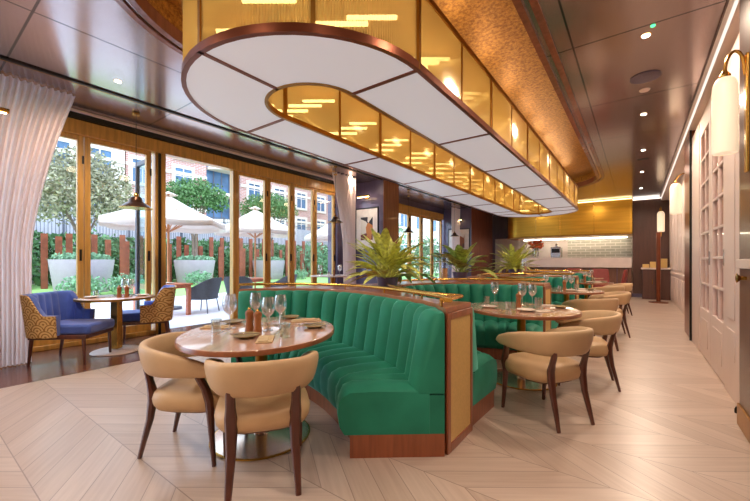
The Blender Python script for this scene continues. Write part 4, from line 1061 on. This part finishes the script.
# buildings
def building(name, label, x, y0, y1, H, mat, wins, band=True):
    t = thing(name, label, 'building', (x,(y0+y1)/2,-.05)); c = (y0+y1)/2
    MB().box(-6,0,y0-c,y1-c,0,H).build('wall', mat, t, smooth=False)
    if band:
        for z in (6.1, 9.3): MB().box(0,.12,y0-c,y1-c,z,z+.28).build('stone_band', STONE, t)
    for wy, wz, ww, wh in wins:
        f = MB(); yy = wy-c
        f.box(0,.10,yy-ww/2-.28,yy-ww/2,wz-.25,wz+wh+.3); f.box(0,.10,yy+ww/2,yy+ww/2+.28,wz-.25,wz+wh+.3); f.box(0,.10,yy-ww/2,yy+ww/2,wz+wh,wz+wh+.3); f.box(0,.16,yy-ww/2,yy+ww/2,wz-.25,wz)
        o = f.build('window_surround', STONE, t)
        MB().box(.0,.03,yy-ww/2,yy+ww/2,wz,wz+wh).build('glazing', BWIN, o)
        g = MB(); g.box(.03,.07,yy-.04,yy+.04,wz,wz+wh); g.box(.03,.07,yy-ww/2,yy+ww/2,wz+wh*.62,wz+wh*.62+.07); g.build('glazing_bar', WHITEP, o)
    return t
W = lambda ys, zs, w=1.25, h=1.7: [(y_, z, w, h) for y_ in ys for z in zs]
building('stone_building', 'cream stone building with blue windows across the garden at left', -34, -8, 11.3, 17, STONE, W((1.0,4.2,7.0,9.6), (4.6,8.2,11.6,14.8), 1.5, 1.9))
building('brick_building', 'pink brick building with white framed windows seen through the open doorway', -34, 11.4, 18.2, 17, BRICK, W((12.6,16.0), (4.8,8.0,10.9,14.2), 1.5, 1.9))
t = thing('glass_stair_tower', 'blue glazed bay with round balconies between the brick facades', 'building', (-34.4,20.0,-.05))
MB().box(-4,0,-1.75,1.75,0,17).build('glazing', BWIN, t, smooth=False)
for k in range(6): MB().lathe([(0,0),(1.6,0),(1.6,.28),(0,.28)],.05,0,2.6+k*2.6,28).build('balcony_slab', STONE, t)
for k in range(5): MB().box(0,.06,-1.7+k*.85-.05,-1.7+k*.85+.05,0,17).build('glazing_bar', GREYM, t)
building('cream_building', 'tall cream building with blue windows seen through the second run of glazing', -18, 27, 50, 19, STONE, W((29,32,35,38,41,44,47), (1.2,4.6,8.0,11.4,14.6), 1.4, 1.9), False)
building('far_brick_building', 'pink brick building with white framed windows right of the blue bay', -34, 21.9, 44, 17, BRICK, W((23.6,27,30.4,33.8,37.2,40.6), (4.8,8.0,10.9,14.2), 1.4, 1.8))

# ------------------------------------------------------------------ light
w = bpy.data.worlds.new('sky'); S.world = w; w.use_nodes = True; wt = w.node_tree; wt.nodes.clear()
bg = wt.nodes.new('ShaderNodeBackground'); bg.inputs[0].default_value = (.58,.76,1.0,1); bg.inputs[1].default_value = 3.0
wo = wt.nodes.new('ShaderNodeOutputWorld'); wt.links.new(bg.outputs[0], wo.inputs[0])
def lamp(typ, name, loc, e, col, **kw):
    l = bpy.data.lights.new(name, typ); l.energy = e; l.color = col
    for k_, v in kw.items(): setattr(l, k_, v)
    o = bpy.data.objects.new(name, l); COL.objects.link(o); o.location = loc; return o
sun = lamp('SUN', 'sun', (0,0,20), .9, (1,.88,.74), angle=.5); sun.rotation_euler = (radians(38), radians(18), 0)
WARM = (1,.79,.61)
def spot(x, y_, e, z=ZC-.02, col=WARM): lamp('SPOT', 'downlight_and_fill', (x,y_,z), e, col, spot_size=radians(165), spot_blend=.6, shadow_soft_size=.12)
for p, l in DLS[:5]: spot(*p, 112)
for p in ((-5.09,1.62),(-5.95,7.0)): spot(*p, 130)
for p in ((.1,2.2),(.1,0.2),(.1,-1.8)): spot(*p, 80)  # unseen spots added above and behind the camera to brighten the room
for p in ((-1.6,-.6),(-3.2,-.6),(-4.8,-.6),(-2.4,-2.4)): spot(*p, 75)  # further fill spots added out of view, without fittings
for x in (-3.2,-1.2): spot(x, 14.2, 45)  # spots without fittings, added to brighten the far end
# hidden lamps added above the chandelier's top plate to light the gilded recess
for k in range(9):
    for sx in (-.73,.73): lamp('POINT', 'recess_fill_lamp', (AX+sx, CY0+.2+k*1.03, ZT+.10), 3.2, (1,.76,.45), shadow_soft_size=.1)

# ------------------------------------------------------------------ camera
cd = bpy.data.cameras.new('camera'); cam = bpy.data.objects.new('camera', cd); COL.objects.link(cam)
cam.location = (0,0,1.24); cam.rotation_euler = (radians(90), 0, math.atan(262/355))
cd.sensor_width = 36; cd.lens = 355/750*36; cd.shift_y = (261.5-250.5)/750; cd.clip_start = .05; cd.clip_end = 200
S.camera = cam
S.view_settings.view_transform = 'Standard'; S.view_settings.look = 'None'; S.view_settings.gamma = 1; S.view_settings.exposure = 0.72
S.view_settings.use_curve_mapping = False
S.cycles.use_denoising = True
S.cycles.max_bounces = 10; S.cycles.transparent_max_bounces = 24; S.cycles.diffuse_bounces = 4; S.cycles.sample_clamp_indirect = 6; S.cycles.caustics_reflective = False; S.cycles.caustics_refractive = False
